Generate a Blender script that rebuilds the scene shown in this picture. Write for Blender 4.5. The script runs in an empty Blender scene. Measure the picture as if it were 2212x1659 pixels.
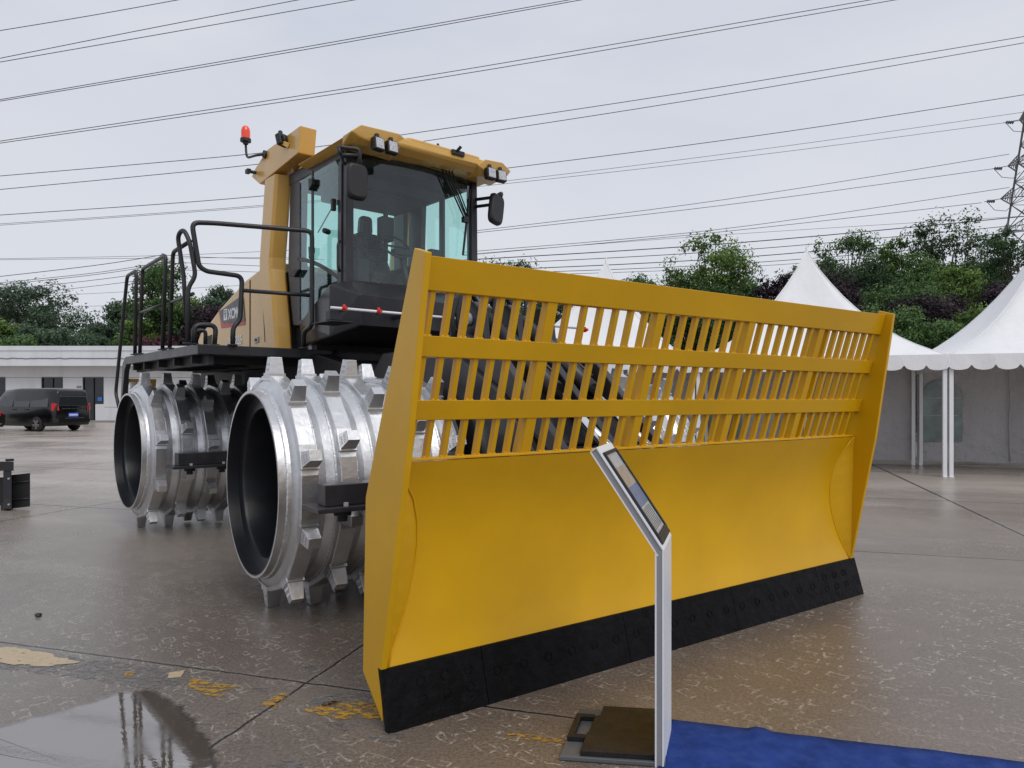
import bpy, bmesh, math, random
from mathutils import Vector, Matrix
from mathutils import noise as mnoise
random.seed(7)
R = math.radians
scene = bpy.context.scene
COL = scene.collection

# ------------------------------------------------------------------ camera
F, H, CX, HY = 1550.0, 1.55, 1106.0, 860.0
cam_d = bpy.data.cameras.new('camera'); cam = bpy.data.objects.new('camera', cam_d); COL.objects.link(cam)
cam.location = (0, 0, H); cam.rotation_euler = (R(90), 0, 0)
cam_d.sensor_width = 36; cam_d.lens = F / 2212 * 36
cam_d.shift_y = (HY - 829.5) / 2212
cam_d.clip_start = 0.05; cam_d.clip_end = 3000
scene.camera = cam

def W(px, py, d):           # a point at distance d north of the camera, measured from the photo
    return Vector(((px - CX) / F * d, d, H + (HY - py) / F * d))
def G(px, py):              # a point on the ground
    return W(px, py, H * F / (py - HY))

# ------------------------------------------------------------------ node helpers
def newmat(name):
    m = bpy.data.materials.new(name); m.use_nodes = True
    nt = m.node_tree; nt.nodes.clear()
    out = nt.nodes.new('ShaderNodeOutputMaterial')
    return m, nt, out
def N(nt, typ, **kw):
    n = nt.nodes.new(typ)
    for k, v in kw.items():
        if k.startswith('i_'):
            n.inputs[k[2:].replace('_', ' ')].default_value = v
        else: setattr(n, k, v)
    return n
def mth(nt, op, a, b=None, c=None, clamp=False):
    n = nt.nodes.new('ShaderNodeMath'); n.operation = op; n.use_clamp = clamp
    for i, v in enumerate((a, b, c)):
        if v is None: continue
        if isinstance(v, (int, float)): n.inputs[i].default_value = v
        else: nt.links.new(v, n.inputs[i])
    return n.outputs[0]
def mixc(nt, f, a, b):
    n = nt.nodes.new('ShaderNodeMix'); n.data_type = 'RGBA'
    for s, v in ((n.inputs[0], f), (n.inputs[6], a), (n.inputs[7], b)):
        if isinstance(v, (int, float)): s.default_value = v
        elif isinstance(v, tuple): s.default_value = (*v, 1) if len(v) == 3 else v
        else: nt.links.new(v, s)
    return n.outputs[2]
def ramp(nt, f, stops):
    n = nt.nodes.new('ShaderNodeValToRGB')
    e = n.color_ramp.elements
    while len(e) < len(stops): e.new(0.5)
    for i, (p, c) in enumerate(stops):
        e[i].position = p; e[i].color = (c, c, c, 1) if isinstance(c, (int, float)) else (*c, 1)
    nt.links.new(f, n.inputs[0]); return n.outputs[0]
def noise(nt, vec, scale, detail=4, rough=0.55, dist=0.0):
    n = nt.nodes.new('ShaderNodeTexNoise'); n.inputs['Scale'].default_value = scale
    n.inputs['Detail'].default_value = detail; n.inputs['Roughness'].default_value = rough
    n.inputs['Distortion'].default_value = dist
    if vec is not None: nt.links.new(vec, n.inputs['Vector'])
    return n.outputs[0]
def surf(name, col, rough=0.5, metal=0.0, var=0.12, vscale=3.0, bump=0.0, bscale=40, spec=0.5, coat=0.0,
         rvar=0.1, dirt=None, dirt_amt=0.0, dscale=2.0, streak=False, bd=0.004):
    m, nt, out = newmat(name)
    b = N(nt, 'ShaderNodeBsdfPrincipled'); nt.links.new(b.outputs[0], out.inputs[0])
    tc = nt.nodes.new('ShaderNodeTexCoord'); v = tc.outputs['Object']
    if streak:
        mp = nt.nodes.new('ShaderNodeMapping'); mp.inputs['Scale'].default_value = (1, 1, 0.18)
        nt.links.new(v, mp.inputs[0]); sv = mp.outputs[0]
    else: sv = v
    n1 = noise(nt, sv, vscale, 5)
    lo = tuple(c * (1 - var) for c in col); hi = tuple(min(1, c * (1 + var)) for c in col)
    c = mixc(nt, ramp(nt, n1, [(0.3, 0), (0.7, 1)]), lo, hi)
    if dirt:
        n2 = noise(nt, sv, dscale, 7, 0.7)
        c = mixc(nt, mth(nt, 'MULTIPLY', ramp(nt, n2, [(0.48, 0), (0.72, 1)]), dirt_amt), c, dirt)
    nt.links.new(c, b.inputs['Base Color'])
    n3 = noise(nt, v, vscale * 2.3, 4)
    nt.links.new(mth(nt, 'ADD', mth(nt, 'MULTIPLY', n3, rvar * 2), rough - rvar), b.inputs['Roughness'])
    b.inputs['Metallic'].default_value = metal
    b.inputs['Specular IOR Level'].default_value = spec
    b.inputs['Coat Weight'].default_value = coat; b.inputs['Coat Roughness'].default_value = 0.12
    if bump:
        bp = N(nt, 'ShaderNodeBump'); bp.inputs['Strength'].default_value = bump; bp.inputs['Distance'].default_value = bd
        nt.links.new(noise(nt, v, bscale, 5, 0.6), bp.inputs['Height']); nt.links.new(bp.outputs[0], b.inputs['Normal'])
    return m

MT = {}
MT['blade_yellow'] = surf('blade_yellow', (0.64, 0.350, 0.003), 0.36, var=0.07, vscale=1.6, bump=0.10, bscale=5, coat=0.08, spec=0.35, dirt=(0.57, 0.30, 0.006), dirt_amt=0.45)
MT['cab_yellow'] = surf('cab_yellow', (0.64, 0.365, 0.07), 0.30, var=0.04, vscale=1.5, bump=0.04, bscale=10, coat=0.5, dirt=(0.45, 0.27, 0.08), dirt_amt=0.3)
MT['dark_paint'] = surf('dark_grey_paint', (0.021, 0.021, 0.026), 0.36, var=0.2, vscale=2, bump=0.06, bscale=25, dirt=(0.07, 0.066, 0.062), dirt_amt=0.45)
MT['rail_paint'] = surf('black_rail_paint', (0.022, 0.023, 0.026), 0.38, var=0.2, vscale=6, bump=0.05, bscale=60)
MT['black_steel'] = surf('black_steel', (0.0035, 0.0035, 0.004), 0.45, var=0.4, vscale=5, bump=1.0, bscale=17, dirt=(0.010, 0.0105, 0.012), dirt_amt=0.7, dscale=16, bd=0.009, spec=0.10)
MT['matt_black'] = surf('matt_black', (0.012, 0.012, 0.013), 0.6, var=0.3, vscale=4, bump=0.1)
MT['plastic'] = surf('black_plastic', (0.016, 0.016, 0.018), 0.5, var=0.1, vscale=9, bump=0.08, bscale=200)
MT['silver'] = surf('silver_drum_paint', (0.64, 0.645, 0.66), 0.37, metal=0.95, var=0.10, vscale=5, bump=0.40, bscale=24, rvar=0.08, dirt=(0.40, 0.385, 0.37), dirt_amt=0.5, dscale=5.5, bd=0.006)
MT['weld'] = surf('drum_weld', (0.72, 0.72, 0.73), 0.30, metal=0.95, var=0.3, vscale=50, bump=1.0, bscale=90)
MT['well'] = surf('drum_well_paint', (0.010, 0.011, 0.015), 0.33, var=0.2, vscale=3, bump=0.15, bscale=60)
MT['chrome'] = surf('chrome', (0.75, 0.76, 0.78), 0.12, metal=1.0, var=0.03)
MT['aluminium'] = surf('aluminium', (0.44, 0.45, 0.47), 0.45, metal=0.3, var=0.05, vscale=10)
MT['white_paint'] = surf('white_paint', (0.78, 0.79, 0.81), 0.4, var=0.03, vscale=4)
MT['grey_alu'] = surf('grey_aluminium_face', (0.27, 0.27, 0.285), 0.45, var=0.05, vscale=5)
MT['hub_grey'] = surf('rubber', (0.015, 0.015, 0.015), 0.8, var=0.2)
MT['red'] = surf('red_plastic', (0.62, 0.03, 0.025), 0.35, var=0.05)
MT['badge_black'] = surf('badge_dark', (0.05, 0.05, 0.055), 0.35, var=0.1)
MT['badge_white'] = surf('badge_white', (0.8, 0.8, 0.8), 0.4, var=0.02)
MT['badge_red'] = surf('badge_red', (0.5, 0.05, 0.03), 0.4, var=0.05)
MT['tent'] = surf('tent_canvas', (0.80, 0.80, 0.81), 0.6, var=0.03, vscale=1.2, bump=0.5, bscale=1.6, dirt=(0.55, 0.55, 0.54), dirt_amt=0.25, dscale=2.5, streak=True, bd=0.05)
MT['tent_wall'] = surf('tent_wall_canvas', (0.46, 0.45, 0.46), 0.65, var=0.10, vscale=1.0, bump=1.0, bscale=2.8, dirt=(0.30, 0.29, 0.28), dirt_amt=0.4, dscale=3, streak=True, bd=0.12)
MT['tent_window'] = surf('tent_window_film', (0.20, 0.26, 0.25), 0.18, var=0.35, vscale=2.4, bump=0.2, bscale=5, dirt=(0.3, 0.33, 0.33), dirt_amt=0.5)
MT['wall_white'] = surf('white_render', (0.66, 0.665, 0.68), 0.7, var=0.04, vscale=0.4, bump=0.1, bscale=10, dirt=(0.42, 0.41, 0.40), dirt_amt=0.4, dscale=0.8, streak=True)
MT['fascia'] = surf('white_fascia', (0.66, 0.68, 0.71), 0.6, var=0.04, vscale=0.5, dirt=(0.40, 0.40, 0.40), dirt_amt=0.4, dscale=1, streak=True)
MT['window_dark'] = surf('dark_window', (0.018, 0.020, 0.024), 0.1, var=0.3, vscale=1, spec=0.6)
MT['car_paint'] = surf('black_car_paint', (0.004, 0.004, 0.005), 0.2, var=0.1, coat=0.4, spec=0.35, rvar=0.03)
MT['car_glass'] = surf('dark_car_glass', (0.022, 0.025, 0.028), 0.06, var=0.1, spec=0.8, rvar=0.02)
MT['tail_red'] = surf('tail_lamp_red', (0.45, 0.012, 0.015), 0.15, var=0.3, vscale=12)
MT['rubber'] = surf('tyre_rubber', (0.016, 0.016, 0.017), 0.8, var=0.2)
MT['alloy'] = surf('alloy_wheel', (0.35, 0.35, 0.37), 0.35, metal=0.7, var=0.1)
MT['plate_blue'] = surf('number_plate_blue', (0.05, 0.12, 0.6), 0.4, var=0.05)
MT['sign_blue'] = surf('blue_sticker', (0.03, 0.16, 0.55), 0.4, var=0.1)
MT['carpet'] = surf('blue_carpet', (0.020, 0.048, 0.215), 0.95, var=0.30, vscale=7, bump=0.9, bscale=120, spec=0.15, dirt=(0.035, 0.07, 0.22), dirt_amt=0.8, dscale=14)
MT['rubber_plate'] = surf('wet_rubber_base', (0.016, 0.014, 0.013), 0.42, var=0.3, vscale=7, bump=0.9, bscale=16, rvar=0.14, spec=0.3, dirt=(0.03, 0.026, 0.023), dirt_amt=0.6, dscale=9, bd=0.006)
MT['plate_edge'] = surf('grey_plastic_base', (0.10, 0.105, 0.115), 0.4, var=0.1)
MT['pylon'] = surf('galvanised_steel', (0.10, 0.10, 0.11), 0.6, var=0.2)
MT['wire'] = surf('cable', (0.05, 0.05, 0.055), 0.6, var=0.1)
MT['bark'] = surf('bark', (0.055, 0.045, 0.036), 0.9, var=0.3, vscale=6)
MT['stone'] = surf('pebble', (0.03, 0.028, 0.026), 0.6, var=0.3, vscale=30)
MT['dark_pebble'] = MT['stone']
MT['kerb'] = surf('kerb_concrete', (0.25, 0.245, 0.235), 0.7, var=0.1)
MT['liner'] = surf('cab_liner', (0.028, 0.03, 0.032), 0.8, var=0.15)
MT['seat'] = surf('plastic_wrapped_seat', (0.010, 0.011, 0.012), 0.25, var=0.5, vscale=14, bump=1.0, bscale=13, dirt=(0.05, 0.055, 0.055), dirt_amt=0.4, dscale=20, bd=0.012)
MT['poster'] = surf('printed_panel', (0.42, 0.44, 0.46), 0.3, var=0.2, vscale=14, dirt=(0.55, 0.56, 0.58), dirt_amt=0.6, dscale=20)
MT['poster_blue'] = surf('printed_blue', (0.13, 0.19, 0.32), 0.35, var=0.2, vscale=18, dirt=(0.22, 0.27, 0.38), dirt_amt=0.6, dscale=30)
MT['poster_tan'] = surf('printed_tan', (0.36, 0.32, 0.27), 0.35, var=0.3, vscale=18, dirt=(0.55, 0.35, 0.15), dirt_amt=0.6, dscale=22)
MT['print_dark'] = surf('print_ink', (0.06, 0.07, 0.09), 0.4, var=0.1)
MT['fur'] = surf('brass_fitting', (0.25, 0.17, 0.06), 0.4, metal=0.6, var=0.3, vscale=30)
MT['green'] = surf('green_sticker', (0.05, 0.35, 0.12), 0.4, var=0.1)

def lamp_mat():
    m, nt, out = newmat('work_lamp_lens')
    b = N(nt, 'ShaderNodeBsdfPrincipled'); nt.links.new(b.outputs[0], out.inputs[0])
    tc = nt.nodes.new('ShaderNodeTexCoord')
    vo = N(nt, 'ShaderNodeTexVoronoi'); vo.inputs['Scale'].default_value = 95; nt.links.new(tc.outputs['Object'], vo.inputs['Vector'])
    c = ramp(nt, vo.outputs['Distance'], [(0.1, (0.80, 0.80, 0.81)), (0.9, (0.34, 0.34, 0.35))])
    nt.links.new(c, b.inputs['Base Color']); b.inputs['Roughness'].default_value = 0.15; b.inputs['Metallic'].default_value = 0.3
    return m
MT['lens'] = lamp_mat()
def beacon_mat():
    m, nt, out = newmat('beacon_lens')
    b = N(nt, 'ShaderNodeBsdfPrincipled'); nt.links.new(b.outputs[0], out.inputs[0])
    b.inputs['Base Color'].default_value = (0.95, 0.07, 0.02, 1); b.inputs['Roughness'].default_value = 0.2
    b.inputs['Subsurface Weight'].default_value = 0.3; b.inputs['Subsurface Radius'].default_value = (0.05, 0.01, 0.01)
    b.inputs['Coat Weight'].default_value = 0.6
    return m
MT['beacon'] = beacon_mat()
def glass_mat(name, tint, gl=0.08):
    m, nt, out = newmat(name)
    t = N(nt, 'ShaderNodeBsdfTransparent'); t.inputs[0].default_value = (*tint, 1)
    g = N(nt, 'ShaderNodeBsdfGlossy'); g.inputs['Roughness'].default_value = 0.03; g.inputs[0].default_value = (0.9, 0.95, 0.97, 1)
    fr = N(nt, 'ShaderNodeLayerWeight'); fr.inputs['Blend'].default_value = 0.5
    fz = mth(nt, 'ADD', 0.04, mth(nt, 'MULTIPLY', mth(nt, 'POWER', fr.outputs['Facing'], 4.0), 0.75))
    tc = nt.nodes.new('ShaderNodeTexCoord')
    n = noise(nt, tc.outputs['Object'], 3.0, 6, 0.65)
    f = mth(nt, 'ADD', fz, mth(nt, 'MULTIPLY', n, gl))
    mx = N(nt, 'ShaderNodeMixShader'); nt.links.new(f, mx.inputs[0]); nt.links.new(t.outputs[0], mx.inputs[1]); nt.links.new(g.outputs[0], mx.inputs[2])
    nt.links.new(mx.outputs[0], out.inputs[0]); return m
MT['glass'] = glass_mat('tinted_cab_glass', (0.80, 0.955, 0.93), 0.05)

def leaf_mat(name, dark, light, tr=0.25):
    m, nt, out = newmat(name)
    tc = nt.nodes.new('ShaderNodeTexCoord')
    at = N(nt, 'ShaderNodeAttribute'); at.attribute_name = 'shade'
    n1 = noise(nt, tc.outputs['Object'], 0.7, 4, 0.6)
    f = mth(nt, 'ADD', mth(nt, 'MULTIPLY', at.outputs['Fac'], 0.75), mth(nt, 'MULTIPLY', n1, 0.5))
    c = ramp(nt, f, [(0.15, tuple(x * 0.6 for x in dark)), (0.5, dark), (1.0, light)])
    d = N(nt, 'ShaderNodeBsdfPrincipled'); nt.links.new(c, d.inputs['Base Color']); d.inputs['Roughness'].default_value = 0.6
    d.inputs['Specular IOR Level'].default_value = 0.3
    t = N(nt, 'ShaderNodeBsdfTranslucent'); nt.links.new(c, t.inputs[0])
    mx = N(nt, 'ShaderNodeMixShader'); mx.inputs[0].default_value = tr
    nt.links.new(d.outputs[0], mx.inputs[1]); nt.links.new(t.outputs[0], mx.inputs[2]); nt.links.new(mx.outputs[0], out.inputs[0])
    return m
LM = {
 'dark': leaf_mat('dark_green_leaves', (0.036, 0.072, 0.028), (0.10, 0.18, 0.065)),
 'mid': leaf_mat('mid_green_leaves', (0.052, 0.105, 0.030), (0.15, 0.26, 0.075)),
 'light': leaf_mat('light_green_leaves', (0.075, 0.135, 0.03), (0.21, 0.33, 0.07)),
 'purple': leaf_mat('purple_leaves', (0.026, 0.017, 0.023), (0.07, 0.045, 0.06)),
 'red': leaf_mat('red_leaves', (0.05, 0.018, 0.025), (0.13, 0.045, 0.055)),
 'haze_green': leaf_mat('haze_lightened_green_leaves', (0.058, 0.095, 0.056), (0.125, 0.20, 0.11)),  # dark green lightened, distance haze put into the leaf colour
 'hazy': leaf_mat('hazy_green_leaves', (0.075, 0.115, 0.085), (0.15, 0.21, 0.15)),
}

# ------------------------------------------------------------------ mesh helpers
class MB:
    def __init__(s): s.bm = bmesh.new()
    def prism(s, poly, ax, a, b):
        """poly: 2D points in the plane across axis ax ('t','v','z'); a,b: extents along the axis (numbers or functions of the 2D point)"""
        fa = a if callable(a) else (lambda p: a); fb = b if callable(b) else (lambda p: b)
        def mk(p, k):
            return {'t': (k, p[0], p[1]), 'v': (p[0], k, p[1]), 'z': (p[0], p[1], k)}[ax]
        A = [s.bm.verts.new(mk(p, fa(p))) for p in poly]; B = [s.bm.verts.new(mk(p, fb(p))) for p in poly]
        n = len(poly)
        s.bm.faces.new(A); s.bm.faces.new(B[::-1])
        for i in range(n): s.bm.faces.new((A[i], A[(i + 1) % n], B[(i + 1) % n], B[i]))
        return s
    def box(s, t0, t1, v0, v1, z0, z1):
        return s.prism([(t0, v0), (t1, v0), (t1, v1), (t0, v1)], 'z', z0, z1)
    def hull(s, pts):
        vs = [s.bm.verts.new(p) for p in pts]
        r = bmesh.ops.convex_hull(s.bm, input=vs)
        junk = [g for g in r['geom_interior'] if isinstance(g, bmesh.types.BMVert)]
        if junk: bmesh.ops.delete(s.bm, geom=junk, context='VERTS')
        return s
    def tube(s, pts, r, n=10, caps=True, rs=None):
        pts = [Vector(p) for p in pts]; rings = []
        up = None
        for i, p in enumerate(pts):
            if i == 0: d = pts[1] - p
            elif i == len(pts) - 1: d = p - pts[i - 1]
            else: d = (pts[i + 1] - p).normalized() + (p - pts[i - 1]).normalized()
            d.normalize()
            if up is None:
                up = Vector((0, 0, 1)) if abs(d.z) < 0.9 else Vector((1, 0, 0))
            x = d.cross(up).normalized(); up = x.cross(d).normalized()
            rr = rs[i] if rs else r
            k = 1.0
            if 0 < i < len(pts) - 1:
                c = max(0.5, (pts[i + 1] - p).normalized().dot(d)); k = 1 / c
            rings.append([s.bm.verts.new(p + (x * math.cos(2 * math.pi * j / n) + up * math.sin(2 * math.pi * j / n)) * rr) for j in range(n)])
        for a, b in zip(rings, rings[1:]):
            for j in range(n):
                f = s.bm.faces.new((a[j], a[(j + 1) % n], b[(j + 1) % n], b[j])); f.smooth = True
        if caps: s.bm.faces.new(rings[0][::-1]); s.bm.faces.new(rings[-1])
        return s
    def beam(s, p, q, w, h, up=(0, 0, 1)):
        p = Vector(p); q = Vector(q); d = (q - p).normalized(); up = Vector(up)
        x = d.cross(up).normalized(); u = x.cross(d).normalized()
        A = [s.bm.verts.new(p + x * i * w / 2 + u * j * h / 2) for i, j in ((-1, -1), (1, -1), (1, 1), (-1, 1))]
        B = [s.bm.verts.new(q + x * i * w / 2 + u * j * h / 2) for i, j in ((-1, -1), (1, -1), (1, 1), (-1, 1))]
        s.bm.faces.new(A[::-1]); s.bm.faces.new(B)
        for i in range(4): s.bm.faces.new((A[i], A[(i + 1) % 4], B[(i + 1) % 4], B[i]))
        return s
    def lathe(s, prof, n, ax='x', smooth=True, c=(0, 0, 0), ph=0.0):
        """prof: (along-axis, radius)"""
        rings = []
        for a, r in prof:
            ring = []
            for j in range(n):
                th = 2 * math.pi * j / n + ph; u, w = r * math.cos(th), r * math.sin(th)
                p = {'x': (a, u, w), 'y': (u, a, w), 'z': (u, w, a)}[ax]
                ring.append(s.bm.verts.new((p[0] + c[0], p[1] + c[1], p[2] + c[2])))
            rings.append(ring)
        for a, b in zip(rings, rings[1:]):
            for j in range(n):
                f = s.bm.faces.new((a[j], a[(j + 1) % n], b[(j + 1) % n], b[j])); f.smooth = smooth
        return s
    def cyl(s, c, r, h, ax='z', n=16, r2=None):
        r2 = r if r2 is None else r2
        s.lathe([(0, 0.0001), (0, r), (h, r2), (h, 0.0001)], n, ax, False, c); return s
    def quad(s, a, b, c, d):
        s.bm.faces.new([s.bm.verts.new(p) for p in (a, b, c, d)]); return s
    def poly(s, pts):
        s.bm.faces.new([s.bm.verts.new(p) for p in pts]); return s
    def build(s, name, mat, parent=None, off=(0, 0, 0), rotz=0.0, bevel=0.0, weld=True, bseg=2, smooth=None, autosmooth=False, loc=None):
        if weld: bmesh.ops.remove_doubles(s.bm, verts=s.bm.verts[:], dist=0.00005)
        bmesh.ops.recalc_face_normals(s.bm, faces=s.bm.faces[:])
        if any(off): bmesh.ops.translate(s.bm, verts=s.bm.verts[:], vec=off)
        if smooth is not None:
            for f in s.bm.faces: f.smooth = smooth
        me = bpy.data.meshes.new(name); s.bm.to_mesh(me); s.bm.free()
        o = bpy.data.objects.new(name, me); COL.objects.link(o)
        me.materials.append(MT[mat] if isinstance(mat, str) else mat)
        if parent is not None: o.parent = parent
        o.rotation_euler.z = rotz
        if loc is not None: o.location = loc
        if bevel:
            b = o.modifiers.new('bevel', 'BEVEL'); b.width = bevel; b.segments = bseg; b.limit_method = 'ANGLE'; b.angle_limit = R(35)
            b.harden_normals = False
        return o
def bend(pts, r=0.07, n=5):
    """round the corners of a polyline"""
    pts = [Vector(p) for p in pts]; out = [pts[0]]
    for a, b, c in zip(pts, pts[1:], pts[2:]):
        d1 = (a - b); d2 = (c - b); k = min(r, d1.length * .48, d2.length * .48)
        p = b + d1.normalized() * k; q = b + d2.normalized() * k
        for i in range(n + 1):
            t = i / n; out.append((1 - t) ** 2 * p + 2 * t * (1 - t) * b + t * t * q)
    out.append(pts[-1]); return out
def empty(name, loc=(0, 0, 0), rz=0.0):
    o = bpy.data.objects.new(name, None); COL.objects.link(o); o.location = loc; o.rotation_euler.z = rz
    o.empty_display_size = 0.2; return o
def tag(o, label=None, cat=None, group=None, kind=None):
    for k, v in (('label', label), ('category', cat), ('group', group), ('kind', kind)):
        if v: o[k] = v
    return o
def copy_tree(o, parent=None):
    c = o.copy(); COL.objects.link(c)
    if parent is not None: c.parent = parent
    for ch in list(o.children): copy_tree(ch, c)
    return c
def text_mesh(name, s, size, mat, parent, M4, bold=0.0, extrude=0.002, rotz=0.0, sx=1.0, align='LEFT'):
    cu = bpy.data.curves.new(name, 'FONT'); cu.body = s; cu.size = size; cu.extrude = extrude; cu.offset = bold; cu.align_x = align
    to = bpy.data.objects.new(name + '_tmp', cu); COL.objects.link(to)
    bpy.context.view_layer.update()
    me = bpy.data.meshes.new_from_object(to.evaluated_get(bpy.context.evaluated_depsgraph_get()))
    COL.objects.unlink(to); bpy.data.objects.remove(to)
    me.transform(M4 @ Matrix.Diagonal((sx, 1, 1, 1)))
    o = bpy.data.objects.new(name, me); COL.objects.link(o); me.materials.clear(); me.materials.append(MT[mat])
    o.parent = parent; o.rotation_euler.z = rotz; return o

# ------------------------------------------------------------------ ground
def ground_mat():
    m, nt, out = newmat('wet_concrete_yard')
    b = N(nt, 'ShaderNodeBsdfPrincipled'); nt.links.new(b.outputs[0], out.inputs[0])
    tc = nt.nodes.new('ShaderNodeTexCoord'); V = tc.outputs['Object']
    rot = N(nt, 'ShaderNodeVectorRotate'); rot.rotation_type = 'Z_AXIS'; rot.inputs['Angle'].default_value = R(17.0)
    nt.links.new(V, rot.inputs['Vector'])
    sp = nt.nodes.new('ShaderNodeSeparateXYZ'); nt.links.new(rot.outputs[0], sp.inputs[0]); e1, e2 = sp.outputs[0], sp.outputs[1]
    big = noise(nt, V, 0.22, 4, 0.6, 0.4)
    mid = noise(nt, V, 1.1, 6, 0.62, 0.6)
    fine = noise(nt, V, 55, 5, 0.7)
    # slab tone: each slab a little different
    bk = mth(nt, 'FLOOR', mth(nt, 'DIVIDE', mth(nt, 'ADD', e1, 2.21), 5.4)); bk2 = mth(nt, 'FLOOR', mth(nt, 'DIVIDE', mth(nt, 'SUBTRACT', e2, 3.41), 4.5))
    wn = N(nt, 'ShaderNodeTexWhiteNoise'); wn.noise_dimensions = '2D'
    cb = nt.nodes.new('ShaderNodeCombineXYZ'); nt.links.new(bk, cb.inputs[0]); nt.links.new(bk2, cb.inputs[1]); nt.links.new(cb.outputs[0], wn.inputs['Vector'])
    dist0 = nt.nodes.new('ShaderNodeSeparateXYZ'); nt.links.new(V, dist0.inputs[0])
    left_sheen = ramp(nt, mth(nt, 'ADD', mth(nt, 'MULTIPLY', dist0.outputs[0], -0.16), mth(nt, 'ADD', mth(nt, 'MULTIPLY', big, 0.8), -0.18)), [(0.25, 0), (0.8, 1)])
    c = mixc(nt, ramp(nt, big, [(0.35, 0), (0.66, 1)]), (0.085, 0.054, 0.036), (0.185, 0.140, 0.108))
    c = mixc(nt, mth(nt, 'MULTIPLY', left_sheen, 0.55), c, (0.21, 0.192, 0.178))  # paler grey base towards the left stands in for reflected sky
    c = mixc(nt, mth(nt, 'MULTIPLY', ramp(nt, mid, [(0.35, 0), (0.7, 1)]), 0.6), c, (0.052, 0.039, 0.031))
    st2 = noise(nt, V, 2.6, 8, 0.75, 1.2)
    c = mixc(nt, mth(nt, 'MULTIPLY', ramp(nt, st2, [(0.52, 0), (0.66, 1)]), 0.45), c, (0.055, 0.036, 0.026))
    c = mixc(nt, mth(nt, 'MULTIPLY', wn.outputs[0], 0.3), c, (0.20, 0.17, 0.148))
    c = mixc(nt, mth(nt, 'MULTIPLY', ramp(nt, fine, [(0.40, 0), (0.72, 1)]), 0.5), c, (0.33, 0.285, 0.24))
    pit = noise(nt, V, 130, 2, 0.5)
    c = mixc(nt, mth(nt, 'MULTIPLY', ramp(nt, pit, [(0.28, 1), (0.42, 0)]), 0.55), c, (0.025, 0.02, 0.017))
    # base colour lightens with distance, streaked by long pale smears
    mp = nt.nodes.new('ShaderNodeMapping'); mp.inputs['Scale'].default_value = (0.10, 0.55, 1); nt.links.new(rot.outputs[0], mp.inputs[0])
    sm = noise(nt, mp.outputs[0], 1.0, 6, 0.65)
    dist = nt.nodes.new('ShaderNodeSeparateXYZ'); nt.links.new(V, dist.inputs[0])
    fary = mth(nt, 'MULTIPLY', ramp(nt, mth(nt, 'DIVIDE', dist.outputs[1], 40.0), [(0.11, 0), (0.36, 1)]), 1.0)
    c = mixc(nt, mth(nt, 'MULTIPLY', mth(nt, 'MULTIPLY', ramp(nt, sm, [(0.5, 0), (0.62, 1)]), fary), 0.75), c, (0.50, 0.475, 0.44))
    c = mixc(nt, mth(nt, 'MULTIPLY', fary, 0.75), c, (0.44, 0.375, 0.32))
    # tooth scuffs: broken pale outlines of small rectangles
    def scuffs(scale, size, wd, seed, keep, aniso=0.62):
        vo = N(nt, 'ShaderNodeTexVoronoi'); vo.voronoi_dimensions = '2D'; vo.inputs['Scale'].default_value = scale
        mv = nt.nodes.new('ShaderNodeVectorMath'); mv.operation = 'ADD'; mv.inputs[1].default_value = (seed, seed * 1.7, 0); nt.links.new(V, mv.inputs[0])
        nt.links.new(mv.outputs[0], vo.inputs['Vector'])
        dv = nt.nodes.new('ShaderNodeVectorMath'); dv.operation = 'SUBTRACT'
        nt.links.new(mv.outputs[0], dv.inputs[0]); nt.links.new(vo.outputs['Position'], dv.inputs[1])
        sc = nt.nodes.new('ShaderNodeSeparateColor'); nt.links.new(vo.outputs['Color'], sc.inputs[0])
        rt = N(nt, 'ShaderNodeVectorRotate'); rt.rotation_type = 'Z_AXIS'; nt.links.new(dv.outputs[0], rt.inputs['Vector'])
        nt.links.new(mth(nt, 'ADD', mth(nt, 'MULTIPLY', sc.outputs[0], 0.9), 0.3), rt.inputs['Angle'])
        wob = noise(nt, mv.outputs[0], 13, 4, 0.7)
        s2 = nt.nodes.new('ShaderNodeSeparateXYZ'); nt.links.new(rt.outputs[0], s2.inputs[0])
        w2 = mth(nt, 'MULTIPLY', mth(nt, 'SUBTRACT', wob, 0.5), size * 0.9)
        ax = mth(nt, 'ABSOLUTE', mth(nt, 'ADD', s2.outputs[0], w2)); ay = mth(nt, 'DIVIDE', mth(nt, 'ABSOLUTE', mth(nt, 'ADD', s2.outputs[1], w2)), aniso)
        d = mth(nt, 'ABSOLUTE', mth(nt, 'SUBTRACT', mth(nt, 'MAXIMUM', ax, ay), size))
        line = mth(nt, 'SUBTRACT', 1.0, mth(nt, 'DIVIDE', d, wd), clamp=True)
        brk = ramp(nt, noise(nt, mv.outputs[0], 20, 5, 0.75), [(0.46, 0), (0.56, 1)])
        kp = mth(nt, 'LESS_THAN', sc.outputs[1], keep)
        return mth(nt, 'MULTIPLY', mth(nt, 'MULTIPLY', line, brk), kp)
    s1 = scuffs(5.2, 0.050, 0.009, 3.3, 0.8); s2 = scuffs(6.5, 0.035, 0.008, 11.7, 0.7, 0.45); s3 = scuffs(3.6, 0.060, 0.009, 23.1, 0.6, 0.2)
    sc = mth(nt, 'ADD', mth(nt, 'ADD', s1, s2), s3, clamp=True)
    patch = ramp(nt, noise(nt, V, 0.55, 3), [(0.34, 0.35), (0.56, 1)])
    sc = mth(nt, 'MULTIPLY', mth(nt, 'MULTIPLY', sc, patch), mth(nt, 'SUBTRACT', 1.0, fary, clamp=True))
    c = mixc(nt, mth(nt, 'MULTIPLY', sc, 0.9), c, (0.52, 0.47, 0.40))
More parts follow.
